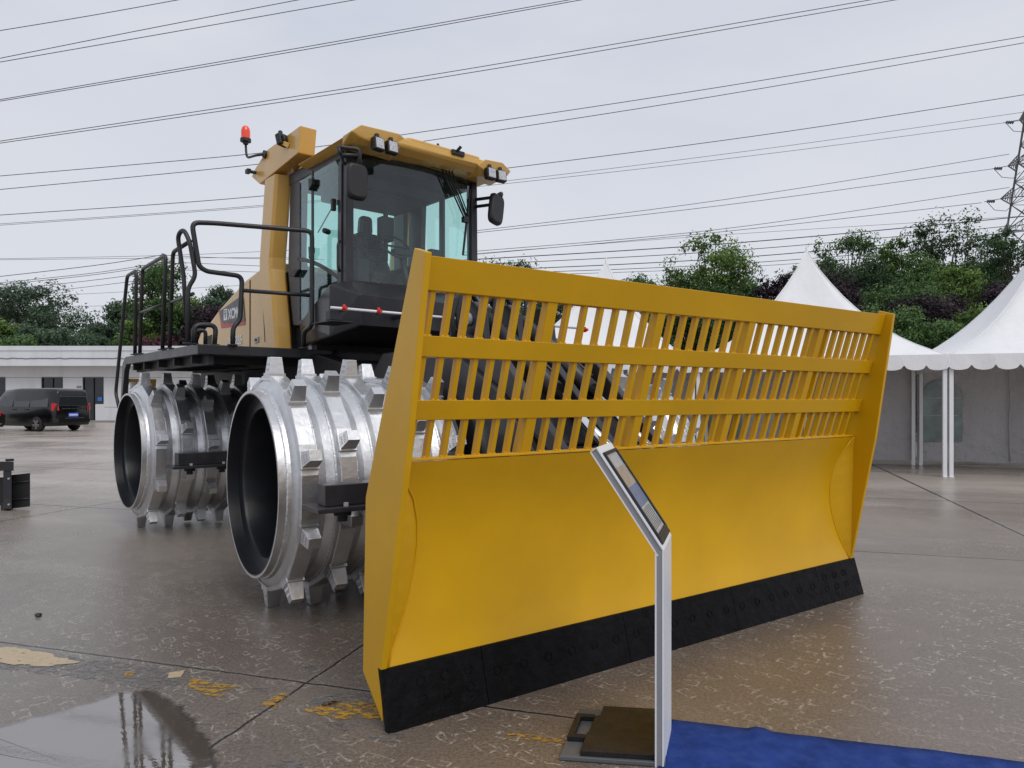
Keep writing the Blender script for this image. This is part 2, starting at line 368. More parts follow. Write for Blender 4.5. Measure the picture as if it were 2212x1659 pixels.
    # joints
    wj = mth(nt, 'MULTIPLY', mth(nt, 'SUBTRACT', noise(nt, V, 7, 4, 0.7), 0.5), 0.035)
    j = None
    for val, co in [(x, e1) for x in (-2.21, 3.15, 8.6, 14.0, -8.8, -14.3, -19.7, -25.1)] + [(y, e2) for y in (-1.1, 3.41, 7.97, 12.28, 16.8, 21.3, 25.8, 31.0, 36.0)]:
        d = mth(nt, 'ABSOLUTE', mth(nt, 'ADD', mth(nt, 'SUBTRACT', co, val), wj))
        j = d if j is None else mth(nt, 'MINIMUM', j, d)
    jw = mth(nt, 'ADD', 0.010, mth(nt, 'MULTIPLY', fary, 0.02))
    jm = mth(nt, 'SUBTRACT', 1.0, mth(nt, 'DIVIDE', j, jw), clamp=True); jm = mth(nt, 'MULTIPLY', jm, 2.2, clamp=True)
    edge = mth(nt, 'MULTIPLY', mth(nt, 'SUBTRACT', 1.0, mth(nt, 'DIVIDE', j, mth(nt, 'ADD', 0.05, mth(nt, 'MULTIPLY', fary, 0.12))), clamp=True), ramp(nt, mid, [(0.4, 0), (0.6, 1)]))
    c = mixc(nt, mth(nt, 'MULTIPLY', edge, 0.35), c, (0.36, 0.34, 0.30))
    c = mixc(nt, jm, c, (0.012, 0.011, 0.010))
    # fine cracks
    nt.links.new(c, b.inputs['Base Color'])
    wet = noise(nt, V, 0.35, 5, 0.6, 0.3)
    r = ramp(nt, wet, [(0.38, 0.19), (0.64, 0.40)])
    r = mth(nt, 'ADD', r, mth(nt, 'MULTIPLY', mth(nt, 'SUBTRACT', fine, 0.5), 0.3)); r = mth(nt, 'ADD', r, mth(nt, 'MULTIPLY', sc, 0.2))
    nt.links.new(r, b.inputs['Roughness'])
    b.inputs['IOR'].default_value = 1.62; b.inputs['Specular IOR Level'].default_value = 0.6
    bp = N(nt, 'ShaderNodeBump'); bp.inputs['Strength'].default_value = 0.65; bp.inputs['Distance'].default_value = 0.004
    h = mth(nt, 'SUBTRACT', mth(nt, 'ADD', fine, mth(nt, 'MULTIPLY', mid, 1.2)), mth(nt, 'MULTIPLY', jm, 2.0))
    nt.links.new(h, bp.inputs['Height']); nt.links.new(bp.outputs[0], b.inputs['Normal'])
    return m
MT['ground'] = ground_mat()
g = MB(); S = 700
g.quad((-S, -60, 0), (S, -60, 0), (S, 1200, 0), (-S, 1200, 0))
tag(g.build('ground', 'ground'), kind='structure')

def water_mat():
    m, nt, out = newmat('shallow_water')
    b = N(nt, 'ShaderNodeBsdfPrincipled'); nt.links.new(b.outputs[0], out.inputs[0])
    tc = nt.nodes.new('ShaderNodeTexCoord'); V = tc.outputs['Object']
    c = mixc(nt, noise(nt, V, 3, 6, 0.65), (0.085, 0.068, 0.056), (0.135, 0.115, 0.098))
    sp = noise(nt, V, 9, 6, 0.75)
    c = mixc(nt, mth(nt, 'MULTIPLY', ramp(nt, sp, [(0.6, 0), (0.68, 1)]), 0.5), c, (0.35, 0.33, 0.3))
    nt.links.new(c, b.inputs['Base Color']); b.inputs['Roughness'].default_value = 0.012
    nt.links.new(ramp(nt, noise(nt, V, 2.6, 4, 0.6), [(0.5, 0.012), (0.75, 0.10)]), b.inputs['Roughness'])
    b.inputs['IOR'].default_value = 2.9; b.inputs['Specular IOR Level'].default_value = 0.7
    bp = N(nt, 'ShaderNodeBump'); bp.inputs['Strength'].default_value = 0.05; bp.inputs['Distance'].default_value = 0.002
    nt.links.new(noise(nt, V, 45, 3, 0.5), bp.inputs['Height']); nt.links.new(bp.outputs[0], b.inputs['Normal'])
    at = N(nt, 'ShaderNodeAttribute'); at.attribute_name = 'depth'
    t = N(nt, 'ShaderNodeBsdfTransparent'); mx = N(nt, 'ShaderNodeMixShader')
    f = mth(nt, 'ADD', mth(nt, 'MULTIPLY', at.outputs['Fac'], 1.6), mth(nt, 'MULTIPLY', mth(nt, 'SUBTRACT', noise(nt, V, 22, 6, 0.7), 0.62), 1.3), clamp=True)
    nt.links.new(f, mx.inputs[0]); nt.links.new(t.outputs[0], mx.inputs[1]); nt.links.new(b.outputs[0], mx.inputs[2]); nt.links.new(mx.outputs[0], out.inputs[0])
    return m
MT['water'] = water_mat()
def ragged(pts, step=0.03, amp=0.02, seed=0, z=0.004):
    out = []
    n = len(pts)
    for i in range(n):
        a, b = Vector((pts[i][0], pts[i][1], 0)), Vector((pts[(i + 1) % n][0], pts[(i + 1) % n][1], 0))
        k = max(1, int((b - a).length / step))
        for j in range(k):
            p = a.lerp(b, j / k)
            q = mnoise.noise_vector(Vector((p.x * 9 + seed, p.y * 9, seed * 3.1))) * amp + mnoise.noise_vector(Vector((p.x * 40 + seed, p.y * 40, seed))) * amp * 0.5
            out.append((p.x + q.x, p.y + q.y, z))
    return out
def flat(name, pts, mat, amp=0.02, step=0.03, seed=0, z=0.004):
    mb = MB(); mb.poly(ragged(pts, step, amp, seed, z)); bmesh.ops.triangulate(mb.bm, faces=mb.bm.faces[:])
    return mb.build(name, mat)
gp = lambda *l: [(G(x, y).x, G(x, y).y) for x, y in l]
def puddle(pts):
    rg = ragged(gp(*pts), .02, .03, 5, .0015); n = len(rg); cx_ = sum(p[0] for p in rg) / n; cy_ = sum(p[1] for p in rg) / n
    inn = [(cx_ + (p[0] - cx_) * .88, cy_ + (p[1] - cy_) * .88, .0015) for p in rg]
    vs_ = rg + inn + [(cx_, cy_, .0015)]; fc = [(i, (i + 1) % n, n + (i + 1) % n, n + i) for i in range(n)] + [(n + i, n + (i + 1) % n, 2 * n) for i in range(n)]
    me = bpy.data.meshes.new('puddle'); me.from_pydata(vs_, [], fc)
    at_ = me.attributes.new('depth', 'FLOAT', 'POINT'); at_.data.foreach_set('value', [0.0] * n + [1.0] * (n + 1))
    me.materials.append(MT['water']); o = bpy.data.objects.new('puddle', me); COL.objects.link(o); return tag(o, kind='structure')
puddle([(-60, 1580), (60, 1548), (160, 1520), (253, 1496), (322, 1484), (370, 1502), (410, 1535), (450, 1580), (480, 1640), (460, 1720), (300, 1900), (-100, 2000)])
def paint_mat(name, col, thr):
    m, nt, out = newmat(name)
    b = N(nt, 'ShaderNodeBsdfPrincipled')
    tc = nt.nodes.new('ShaderNodeTexCoord'); V = tc.outputs['Object']
    c = mixc(nt, noise(nt, V, 30, 5, 0.7), tuple(x * 0.6 for x in col), col)
    nt.links.new(c, b.inputs['Base Color']); b.inputs['Roughness'].default_value = 0.4
    t = N(nt, 'ShaderNodeBsdfTransparent'); mx = N(nt, 'ShaderNodeMixShader')
    mp = nt.nodes.new('ShaderNodeMapping'); mp.inputs['Scale'].default_value = (1, 2.2, 1); mp.inputs['Rotation'].default_value = (0, 0, R(15)); nt.links.new(V, mp.inputs[0])
    f = ramp(nt, noise(nt, mp.outputs[0], 16, 9, 0.8), [(thr - .02, 0), (thr + 0.03, 0.95)])
    nt.links.new(f, mx.inputs[0]); nt.links.new(t.outputs[0], mx.inputs[1]); nt.links.new(b.outputs[0], mx.inputs[2]); nt.links.new(mx.outputs[0], out.inputs[0])
    return m
MT['paint_y'] = paint_mat('worn_yellow_paint', (0.60, 0.33, 0.03), 0.50)
MT['paint_c'] = paint_mat('worn_cream_paint', (0.62, 0.48, 0.30), 0.40)
MT['paint_g'] = paint_mat('pale_grey_film', (0.20, 0.20, 0.205), 0.52)
st = dict(kind='structure')
tag(flat('paint_patch', gp((-60, 1392), (60, 1403), (150, 1424), (170, 1432), (100, 1441), (0, 1433), (-60, 1425)), 'paint_c', 0.03, 0.02, 1, 0.0035), **st)
tag(flat('paint_patch', gp((415, 1466), (515, 1482), (470, 1496), (500, 1512), (440, 1500), (408, 1484)), 'paint_y', 0.02, 0.015, 2, 0.0035), **st)
tag(flat('paint_patch', gp((563, 1524), (600, 1500), (622, 1497), (625, 1505), (590, 1532)), 'paint_y', 0.02, 0.015, 3, 0.0035), **st)
tag(flat('paint_patch', gp((655, 1534), (720, 1515), (820, 1518), (830, 1552), (740, 1556), (690, 1545)), 'paint_y', 0.03, 0.015, 4, 0.0035), **st)
tag(flat('paint_patch', gp((1100, 1585), (1180, 1592), (1240, 1606), (1180, 1606), (1100, 1598)), 'paint_y', 0.02, 0.015, 6, 0.0035), **st)
tag(flat('paint_patch', gp((365, 1455), (398, 1448), (390, 1465), (362, 1466)), 'paint_c', 0.01, 0.015, 7, 0.0035), **st)
tag(flat('paint_patch', gp((266, 1453), (290, 1452), (285, 1462), (268, 1464)), 'paint_y', 0.01, 0.015, 8, 0.0035), **st)
tag(flat('paint_patch', gp((-60, 1398), (150, 1418), (330, 1440), (420, 1475), (330, 1490), (200, 1470), (60, 1450), (-60, 1440)), 'paint_g', 0.03, 0.02, 9, 0.002), **st)
for i, (x, y, w) in enumerate([(665, 1440, 26), (720, 1508, 34), (560, 1490, 24), (700, 1520, 40), (830, 1595, 40), (740, 1570, 30), (620, 1655, 40), (500, 1540, 18), (450, 1560, 20)]):
    tag(flat('grey_smear', gp((x - w, y), (x - w * .3, y - w * .3), (x + w, y - w * .15), (x + w * .5, y + w * .35)), 'paint_g', 0.03, 0.015, 20 + i, 0.0035), **st)

# ------------------------------------------------------------------ THE MACHINE
A0 = R(35.3); BR = R(5.5)
P0 = Vector((-0.579, 3.314, 0)); Lv = Vector((math.cos(A0), math.sin(A0), 0)); Uv = Vector((-math.sin(A0), math.cos(A0), 0))
pivot = P0 + Lv * 2.057 + Uv * 4.4
mach = empty('landfill_compactor', pivot, A0)
tag(mach, 'yellow landfill compactor with silver toothed drums, glass cab and wide slatted push blade', 'compactor')
OF = (-2.057, -4.4, 0); ORr = (-2.057, 0, 0)
def front(mb, name, mat, parent=None, **k): return mb.build(name, mat, parent or mach, off=OF, **k)
def rear(mb, name, mat, parent=None, **k):
    p = parent or mach
    return mb.build(name, mat, p, off=ORr, rotz=BR if p is mach else 0, **k)

# ---- blade (front frame coordinates t, v, z)
curve = [(0.015, 1.245), (.05, 1.16), (.085, 1.06), (.112, .95), (.128, .84), (.133, .73), (.130, .62), (.122, .52), (.110, .42), (.095, .34), (.077, .268)]
tl = lambda z: 0.0 + 0.037 * z / 2.18
tr = lambda z: 4.114 - 0.10 * z / 2.18
mb = MB()
back = [(v + 0.022, z) for v, z in curve]
mb.prism(curve + back[::-1], 't', lambda p: tl(p[1]) + 0.028, lambda p: tr(p[1]) - 0.028)
blade = front(mb, 'blade', 'blade_yellow')
blade['label'] = 'wide mustard yellow push blade with black cutting edge and open slatted screen'
for f in blade.data.polygons: f.use_smooth = True
blade.modifiers.new('edges', 'EDGE_SPLIT').split_angle = R(32)
plate = [(-0.31, 2.18), (-0.20, 2.215), (0.279, 1.06), (0.279, 0.2), (0.052, 0.036), (0.070, 0.268), (-0.15, 1.25)]
for s, tf in ((1, tl), (-1, tr)):
    mb = MB(); mb.prism(plate, 't', lambda p: tf(p[1]), lambda p: tf(p[1]) + s * 0.03)
    front(mb, 'end_plate', 'blade_yellow', blade, bevel=0.004)
    tj = [.045, .10, .165, .200, .212, .202, .180, .150, .108, .066, .040]
    mb = MB(); ch_, jn, jb = [], [], []
    for (v, z), q in zip(curve, tj):
        vf = .022 + (.068 - .022) * (1.245 - z) / .977
        ch_.append(mb.bm.verts.new((tf(z) + s * .028, min(vf, v - .004), z))); jn.append(mb.bm.verts.new((tf(z) + s * q, v + .004, z)))
    for i in range(len(ch_) - 1): mb.bm.faces.new((ch_[i], ch_[i + 1], jn[i + 1], jn[i]))
    front(mb, 'gusset', 'blade_yellow', blade)
    mb = MB(); mb.tube([(tf(z) + s * q, v - 0.001, z) for (v, z), q in zip(curve, tj)], 0.005, 6)
    front(mb, 'weld_bead', 'blade_yellow', blade)
vs = lambda z: 0.03 - 0.308 * (z - 1.25)
def rail(z0, z1, name, th=0.05):
    mb = MB(); mb.prism([(vs(z0), z0), (vs(z0) + th, z0), (vs(z1) + th, z1), (vs(z1), z1)], 't', lambda p: tl(p[1]) + 0.031, lambda p: tr(p[1]) - 0.031)
    return front(mb, name, 'blade_yellow', blade, bevel=0.003)
rail(2.032, 2.178, 'top_band'); rail(1.740, 1.835, 'rail'); rail(1.445, 1.540, 'rail')
mb = MB(); mb.prism([(0.018, 1.249), (0.075, 1.249), (0.075, 1.262), (0.018, 1.262)], 't', 0.06, 4.02); front(mb, 'top_ledge', 'blade_yellow', blade, bevel=0.003)
ups = [0.82, 1.61, 2.44, 3.22]
edges = [0.06] + ups + [4.0]
rows = [(1.262, 1.445), (1.540, 1.740), (1.835, 2.032)]
thin = []
for z0, z1 in rows:
    for i in range(5):
        a, b = edges[i], edges[i + 1]
        n = (7, 6, 7, 6, 7)[i]
        for k in range(n):
            thin.append((a + (b - a) * (k + 1) / (n + 1) - (0.02 if i == 0 else 0), z0, z1))
for idx, (t, z0, z1) in enumerate(thin):
    mb = MB(); T = 0.0125
    mb.prism([(vs(z0) + 0.008, z0 - .002), (vs(z0) + 0.044, z0 - .002), (vs(z1) + 0.044, z1 + .002), (vs(z1) + 0.008, z1 + .002)], 't', t - T, t + T)
    for sx_ in (-1, 1):
        bmesh.ops.create_icosphere(mb.bm, subdivisions=1, radius=.009, matrix=Matrix.Translation((t + sx_ * T, vs(z0) + .012, z0 + .003)) @ Matrix.Diagonal((1.3, 1, .8, 1)))
    front(mb, 'bar', 'blade_yellow', blade)
for z0, z1 in rows:
    for t in ups:
        mb = MB(); T = 0.032
        mb.prism([(vs(z0) + 0.004, z0 - .002), (vs(z0) + 0.048, z0 - .002), (vs(z1) + 0.048, z1 + .002), (vs(z1) + 0.004, z1 + .002)], 't', t - T, t + T)
        front(mb, 'upright', 'blade_yellow', blade, bevel=0.003)
for t in ups:      # stiffening ribs behind the screen
    mb = MB(); mb.prism([(vs(1.25) + .052, 1.2), (vs(1.25) + .13, 1.2), (vs(2.1) + .08, 2.1), (vs(2.1) + .052, 2.1)], 't', t - 0.012, t + 0.012)
    front(mb, 'rib', 'blade_yellow', blade)
mb = MB()
for _ in range(1): mb.prism([(0.26, 0.2), (0.36, 0.3), (0.36, 1.0), (0.26, 1.05)], 't', 0.5, 3.6)
front(mb, 'back_beam', 'dark_paint', blade)
sv = lambda z: 0.076 * z / 0.265
segs = [(0.0, 0.557), (0.557, 1.557), (1.557, 2.557), (2.557, 3.557), (3.557, 4.114)]
for k, (a, b) in enumerate(segs):
    mb = MB(); a2 = a + 0.002; b2 = b - 0.002
    mb.prism([(sv(0) - 0.014, 0.002), (sv(0) + 0.022, 0.002), (sv(.268) + 0.022, 0.272), (sv(.268) - 0.014, 0.272)], 't', a2, b2)
    if b - a < 0.8:
        cs = [(a + (b - a) * q, z) for q in ((0.36, 0.60, 0.84) if k == 0 else (0.16, 0.40, 0.64)) for z in (0.105, 0.185)]
    else: cs = [(a + (b - a) * (j + 0.5) / 6, 0.145) for j in range(6)]
    for (t, z) in cs:
        nrm = Vector((0, -1, 0.287)).normalized(); c = Vector((t, sv(z) - 0.014, z)) + nrm * 0.0005
        ux = Vector((1, 0, 0)); uy = nrm.cross(ux)
        ring = []
        for rr, hh in ((0.0255, 0.0), (0.0235, 0.004), (0.0205, 0.004), (0.0195, 0.0008), (0.0001, 0.0008)):
            ring.append([mb.bm.verts.new(c + nrm * hh + (ux * math.cos(x) + uy * math.sin(x)) * rr) for x in [2 * math.pi * q / 20 for q in range(20)]])
        for p, q in zip(ring, ring[1:]):
            for j in range(20): mb.bm.faces.new((p[j], p[(j + 1) % 20], q[(j + 1) % 20], q[j]))
    front(mb, 'cutting_edge', 'black_steel', blade, weld=False)

# ---- drums
TR, TB = 0.925, 0.792
def make_drum():
    mb = MB(); wd = 1.38
    prof = [(-0.04, 0.655), (-0.04, 0.677), (0.010, 0.678), (0.016, 0.690), (0.040, 0.694), (0.048, 0.715)]
    for k in range(5):
        c = 0.13 + 0.275 * k
        prof += [(c - 0.070, 0.742), (c - 0.055, 0.762), (c + 0.055, 0.762), (c + 0.070, 0.742), (c + 0.105, 0.722), (c + 0.1375, 0.712)]
    prof = [p for p in prof if p[0] < wd]
    prof += [(wd, 0.69), (wd, 0.12)]
    mb.lathe(prof, 72, 'x', True)
    o = mb.build('drum', 'silver', weld=False)
    for f in o.data.polygons: f.use_smooth = True
    es = o.modifiers.new('edges', 'EDGE_SPLIT'); es.split_angle = R(24)
    # weld seams
    mb = MB()
    for k in range(5):
        for e in (0.13 + 0.275 * k + 0.078, 0.13 + 0.275 * k - 0.078):
            if e > 0.06: 
                pr = [(e - 0.008, 0.730), (e - 0.004, 0.744), (e + 0.004, 0.744), (e + 0.008, 0.730)]
                mb.lathe(pr, 90, 'x', True)
    mb.lathe([(0.008, 0.677), (0.011, 0.687), (0.018, 0.692), (0.024, 0.685)], 90, 'x', True)
    s = mb.build('weld_seam', 'weld', o, weld=False)
    mb = MB()
    mb.lathe([(-0.04, 0.660), (-0.041, 0.652), (0.045, 0.645), (0.052, 0.60), (0.052, 0.548), (0.075, 0.540), (0.75, 0.540), (0.75, 0.0002)], 72, 'x', True)
    w = mb.build('hub_well', 'well', o, weld=False)
    es = w.modifiers.new('edges', 'EDGE_SPLIT'); es.split_angle = R(30)
    # faceted wrapper band of each tooth row
    offs = [16, 24, 11, 32, 20]
    for k in range(5):
        c = 0.13 + 0.275 * k; mb = MB(); pr = [(-.066, .752), (-.058, .786), (.058, .786), (.066, .752)]; rings = []
        for x, r_ in pr:
            ring = []
            for i in range(10):
                for da in (-7.5, 7.5, 18.0):
                    th = R(offs[k] + 36 * i + da); r2 = r_ + (.006 if da < 10 else -.004)
                    ring.append(mb.bm.verts.new((c + x, -r2 * math.cos(th), r2 * math.sin(th))))
            rings.append(ring)
        for p, q in zip(rings, rings[1:]):
            for j in range(30): mb.bm.faces.new((p[j], p[(j + 1) % 30], q[(j + 1) % 30], q[j]))
        mb.build('wrapper_band', 'silver', o, weld=False, bevel=0.004, bseg=1)
    return o, offs
def tooth_mesh():
    mb = MB()
    def ring(w, l, z, sh=0): return [(-w, -l + sh, z), (w, -l + sh, z), (w, l + sh, z), (-w, l + sh, z)]
    mb.hull(ring(0.062, 0.066, -0.03) + ring(0.062, 0.066, 0.014) )
    mb.hull(ring(0.055, 0.053, 0.010) + ring(0.042, 0.036, TR - TB))
    # cast lettering ridges on the flanks
    for sx in (-1, 1):
        for (zz) in (0.042, 0.082):
            for q in range(4):
                x = (0.055 - (zz - .01) / 0.123 * 0.013) * sx
                y0 = -0.027 + q * 0.015
                mb.box(min(x, x + 0.004 * sx), max(x, x + 0.004 * sx), y0, y0 + 0.009, zz - 0.009, zz + 0.009)
    bmesh.ops.recalc_face_normals(mb.bm, faces=mb.bm.faces[:])
    me = bpy.data.meshes.new('tooth'); mb.bm.to_mesh(me); mb.bm.free(); me.materials.append(MT['silver']); return me
drum0, OFFS = make_drum()
TM = tooth_mesh()
def tooth_mats():
    for k in range(5):
        c = 0.13 + 0.275 * k
        for i in range(10):
            th = R(OFFS[k] + 36 * i)
            yield Matrix.Translation((c, -TB * math.cos(th), TB * math.sin(th))) @ Matrix.Rotation(math.pi / 2 - th, 4, 'X')
def add_teeth(drum, single=False):
    if single:
        bm = bmesh.new()
        for M4 in tooth_mats():
            t = TM.copy(); t.transform(M4); bm.from_mesh(t); bpy.data.meshes.remove(t)
        me = bpy.data.meshes.new('teeth'); bm.to_mesh(me); bm.free(); me.materials.append(MT['silver'])
        o = bpy.data.objects.new('teeth', me); COL.objects.link(o); o.parent = drum; o['kind'] = 'stuff'; return
    for M4 in tooth_mats():
        o = bpy.data.objects.new('tooth', TM); COL.objects.link(o); o.parent = drum; o.matrix_local = M4
        b = o.modifiers.new('bevel', 'BEVEL'); b.width = 0.004; b.segments = 2; b.limit_method = 'ANGLE'; b.angle_limit = R(30)
AXZ = 0.928
def place_drum(o, t, v, rearf, mirror, spin, label):
    o.parent = mach
    if rearf:
        rot = Matrix.Rotation(BR, 4, 'Z'); loc = rot @ Vector((t - 2.057, v, AXZ))
    else:
        rot = Matrix.Identity(4); loc = Vector((t - 2.057, v - 4.4, AXZ))
    m4 = Matrix.Translation(loc) @ rot
    if mirror: m4 = m4 @ Matrix.Rotation(math.pi, 4, 'Z')
    o.matrix_local = m4 @ Matrix.Rotation(spin, 4, 'X'); o['label'] = label
import copy as _c
spares = [copy_tree(drum0, mach) for _ in range(3)]
for o_ in (drum0,): o_.parent = mach
add_teeth(drum0); add_teeth(spares[0]); add_teeth(spares[1], True); add_teeth(spares[2], True)
# 100 largest stay single: front left, rear left; the visible ones of the front right through the blade
place_drum(drum0, 0.06, 2.33, False, False, 0, 'front left silver toothed drum beside the blade')
place_drum(spares[0], -0.02, 2.25, True, False, R(4), 'rear left silver toothed drum under the platform')
place_drum(spares[1], 4.054, 2.33, False, True, R(4), 'front right silver toothed drum seen through the blade slats')
place_drum(spares[2], 4.134, 2.25, True, True, R(15), 'rear right silver toothed drum behind the machine')

# ---- front frame, arms, cylinders, hoses
mb = MB()
mb.prism([(0.75, 0.55), (0.75, 1.05), (1.35, 1.62), (2.1, 1.98), (3.3, 1.98), (3.9, 1.5), (3.9, 0.6), (2.9, 0.42)], 't', 1.52, 2.59)
ff = front(mb, 'front_frame', 'dark_paint', bevel=0.015)
mb = MB(); mb.cyl((1.15, 2.33, AXZ), 0.25, 1.8, 'x', 24); front(mb, 'axle', 'matt_black', ff)
for k, t in enumerate((1.60, 2.06, 2.52)):
    mb = MB(); mb.prism([(0.62, 1.06), (0.62, 1.20), (1.32, 1.83), (2.05, 2.14), (2.2, 2.0), (1.35, 1.62)], 't', t - .035, t + .035)
    front(mb, 'frame_rib', 'dark_paint', ff, bevel=0.01)
mb = MB(); mb.prism([(0.9, 1.215), (0.9, 1.235), (1.9, 1.935), (1.9, 1.915)], 't', 1.6, 2.45); front(mb, 'cover_plate', 'dark_paint', ff, bevel=0.004)
for t in (1.62, 2.02, 2.42):
    mb = MB(); mb.tube(bend([(t, 1.30, 1.52), (t, 1.22, 1.62), (t, 1.42, 1.76), (t, 1.50, 1.66)], 0.03), 0.009, 8); front(mb, 'grab_handle', 'rail_paint', ff)
for t in (1.47, 2.64):
    mb = MB(); mb.prism([(0.40, 0.40), (0.40, 0.62), (1.2, 0.75), (3.2, 0.80), (3.2, 0.55), (1.2, 0.45)], 't', t - .04, t + .04)
    front(mb, 'push_arm', 'dark_paint', bevel=0.01)
for t in (1.88, 2.24):
    mb = MB(); mb.beam((t, 2.05, 2.20), (t, 1.15, 1.62), 0.05, 0.05); mb.cyl((t, 0, 0), .001, .001)
    mb = MB(); mb.tube([(t, 2.0, 2.20), (t, 1.1, 1.60)], 0.075, 20)
    c = front(mb, 'lift_cylinder', 'dark_paint')
    mb = MB(); mb.tube([(t, 1.1, 1.60), (t, 0.42, 1.147)], 0.035, 16); front(mb, 'piston_rod', 'chrome', c)
    mb = MB(); mb.tube([(t + .09, 1.9, 2.16), (t + .095, 1.2, 1.72)], 0.014, 8); front(mb, 'pipe', 'rail_paint', c)
mb = MB()
for t in (1.72, 2.06, 2.40):
    mb.prism([(1.75, 1.95), (1.80, 2.25), (1.93, 2.34), (2.10, 2.34), (2.2, 2.2), (2.3, 1.95)], 't', t - .03, t + .03)
front(mb, 'cylinder_bracket', 'dark_paint', bevel=0.01)
mb = MB(); mb.cyl((1.66, 2.0, 2.20), 0.055, 0.03, 'x', 24); front(mb, 'pivot_pin', 'aluminium')
for i, (t, dz) in enumerate([(1.55, 0.0), (1.60, 0.03), (1.80, -0.02), (1.95, 0.05)]):
    mb = MB(); mb.tube([(t, 2.0, 2.0), (t - .02, 2.0, 2.22 + dz), (t + .05, 2.05, 2.36 + dz), (t + .2, 2.15, 2.42 + dz), (t + .36, 2.3, 2.36 + dz), (t + .46, 2.5, 2.2), (t + .5, 2.8, 2.05)], 0.021, 10)
    front(mb, 'hose', 'rubber')
mb = MB()
for k in range(8):
    q = k / 8; mb.box(2.02 + q * .2, 2.05 + q * .2, 2.05 + q * .2, 2.10 + q * .2, 2.40 - q * .1, 2.45 - q * .1)
front(mb, 'brass_fitting', 'fur', bevel=0.005)
# articulation + chassis of the rear half
mb = MB(); mb.prism([(-0.5, 0.7), (-0.5, 1.9), (0.3, 2.05), (3.9, 2.05), (4.1, 1.4), (3.9, 0.6), (1.0, 0.5)], 't', 1.30, 2.82)
rf = rear(mb, 'rear_frame', 'matt_black', bevel=0.01)
mb = MB(); mb.cyl((1.15, 2.25, AXZ), 0.25, 1.8, 'x', 24); rear(mb, 'axle', 'matt_black', rf)
mb = MB(); mb.cyl((2.057, 0, 0.5), 0.22, 1.35, 'z', 24); rear(mb, 'articulation_joint', 'matt_black')
mb = MB(); mb.cyl((1.33, 0.35, 2.10), 0.05, 0.10, 'x', 20); rear(mb, 'mount', 'aluminium')
# scraper beams
def scraper(fn, t0, t1, v0, z0, tail):
    mb = MB(); mb.box(t0, t1, v0, v0 + 0.14, z0, z0 + 0.13)
    o = fn(mb, 'scraper_beam', 'dark_paint', bevel=0.004)
    mb = MB(); mb.box(t0 - 0.07, t1, v0 - 0.07, v0 + 0.22, z0 - 0.032, z0 - 0.002); fn(mb, 'flange', 'dark_paint', o, bevel=0.003)
    for t in (t0 + 0.12, t0 + 0.46):
        mb = MB(); mb.cyl((t, v0 + 0.02, z0 - 0.062), 0.055, 0.028, 'z', 20); mb.cyl((t, v0 + 0.02, z0 - 0.10), 0.032, 0.036, 'z', 12); fn(mb, 'rubber_mount', 'rubber', o)
        mb = MB(); mb.cyl((t, v0 - 0.035, z0 - 0.001), 0.016, 0.022, 'z', 6); fn(mb, 'bolt', 'aluminium', o)
    for k in range(4):
        c = 0.06 + 0.275 + 0.275 * k
        mb = MB(); mb.box(t0 + .08 + .26 * k, t0 + .16 + .26 * k, v0 + .1, v0 + .36, z0 - .03, z0 + .05); fn(mb, 'scraper_blade', 'dark_paint', o)
scraper(front, 0.16, 1.32, 1.20, 0.885, 0)
scraper(rear, 0.16, 1.32, 1.02, 0.830, 0)

# ---- deck
mb = MB(); mb.prism([(0.1, 0.187), (1.545, 0.187), (1.545, 0.5), (1.25, 0.7), (1.25, 3.9), (0.1, 3.05)], 'z', 1.978, 2.075)
deck = rear(mb, 'deck', 'dark_paint', bevel=0.006); deck['label'] = 'black steel platform above the drums'
mb = MB(); mb.prism([(2.57, 0.187), (4.01, 0.187), (4.01, 3.05), (2.86, 3.9), (2.86, 0.7), (2.57, .5)], 'z', 1.978, 2.075); rear(mb, 'deck', 'dark_paint', bevel=0.006)['label'] = 'platform on the far side'
for v in (0.5, 1.1, 1.7, 2.3, 2.8):
    mb = MB(); mb.box(0.14, 1.3, v, v + 0.05, 1.90, 1.977); rear(mb, 'cross_member', 'matt_black', deck)
mb = MB(); mb.box(0.22, 0.27, 0.25, 3.0, 1.88, 1.976); mb.box(0.9, 0.96, 0.25, 3.0, 1.88, 1.976); rear(mb, 'stringer', 'matt_black', deck)
mb = MB(); mb.box(1.55, 2.0, 0.1, 0.5, 2.03, 2.075); mb.box(1.5, 2.9, -0.2, .6, 1.90, 2.03); rear(mb, 'cab_mount', 'matt_black')
# rear corner fender and ladder
mb = MB(); mb.prism([(3.0, 1.978), (3.06, 2.07), (3.20, 2.0), (3.34, 1.35), (3.30, 1.30), (3.10, 1.90)], 't', 0.10, 0.16); rear(mb, 'fender', 'dark_paint', deck, bevel=0.006)
mb = MB(); mb.prism([(3.18, 1.80), (3.34, 1.2), (3.40, 1.2), (3.28, 1.80)], 't', 0.12, 0.5); rear(mb, 'corner_panel', 'cab_yellow', bevel=0.005)
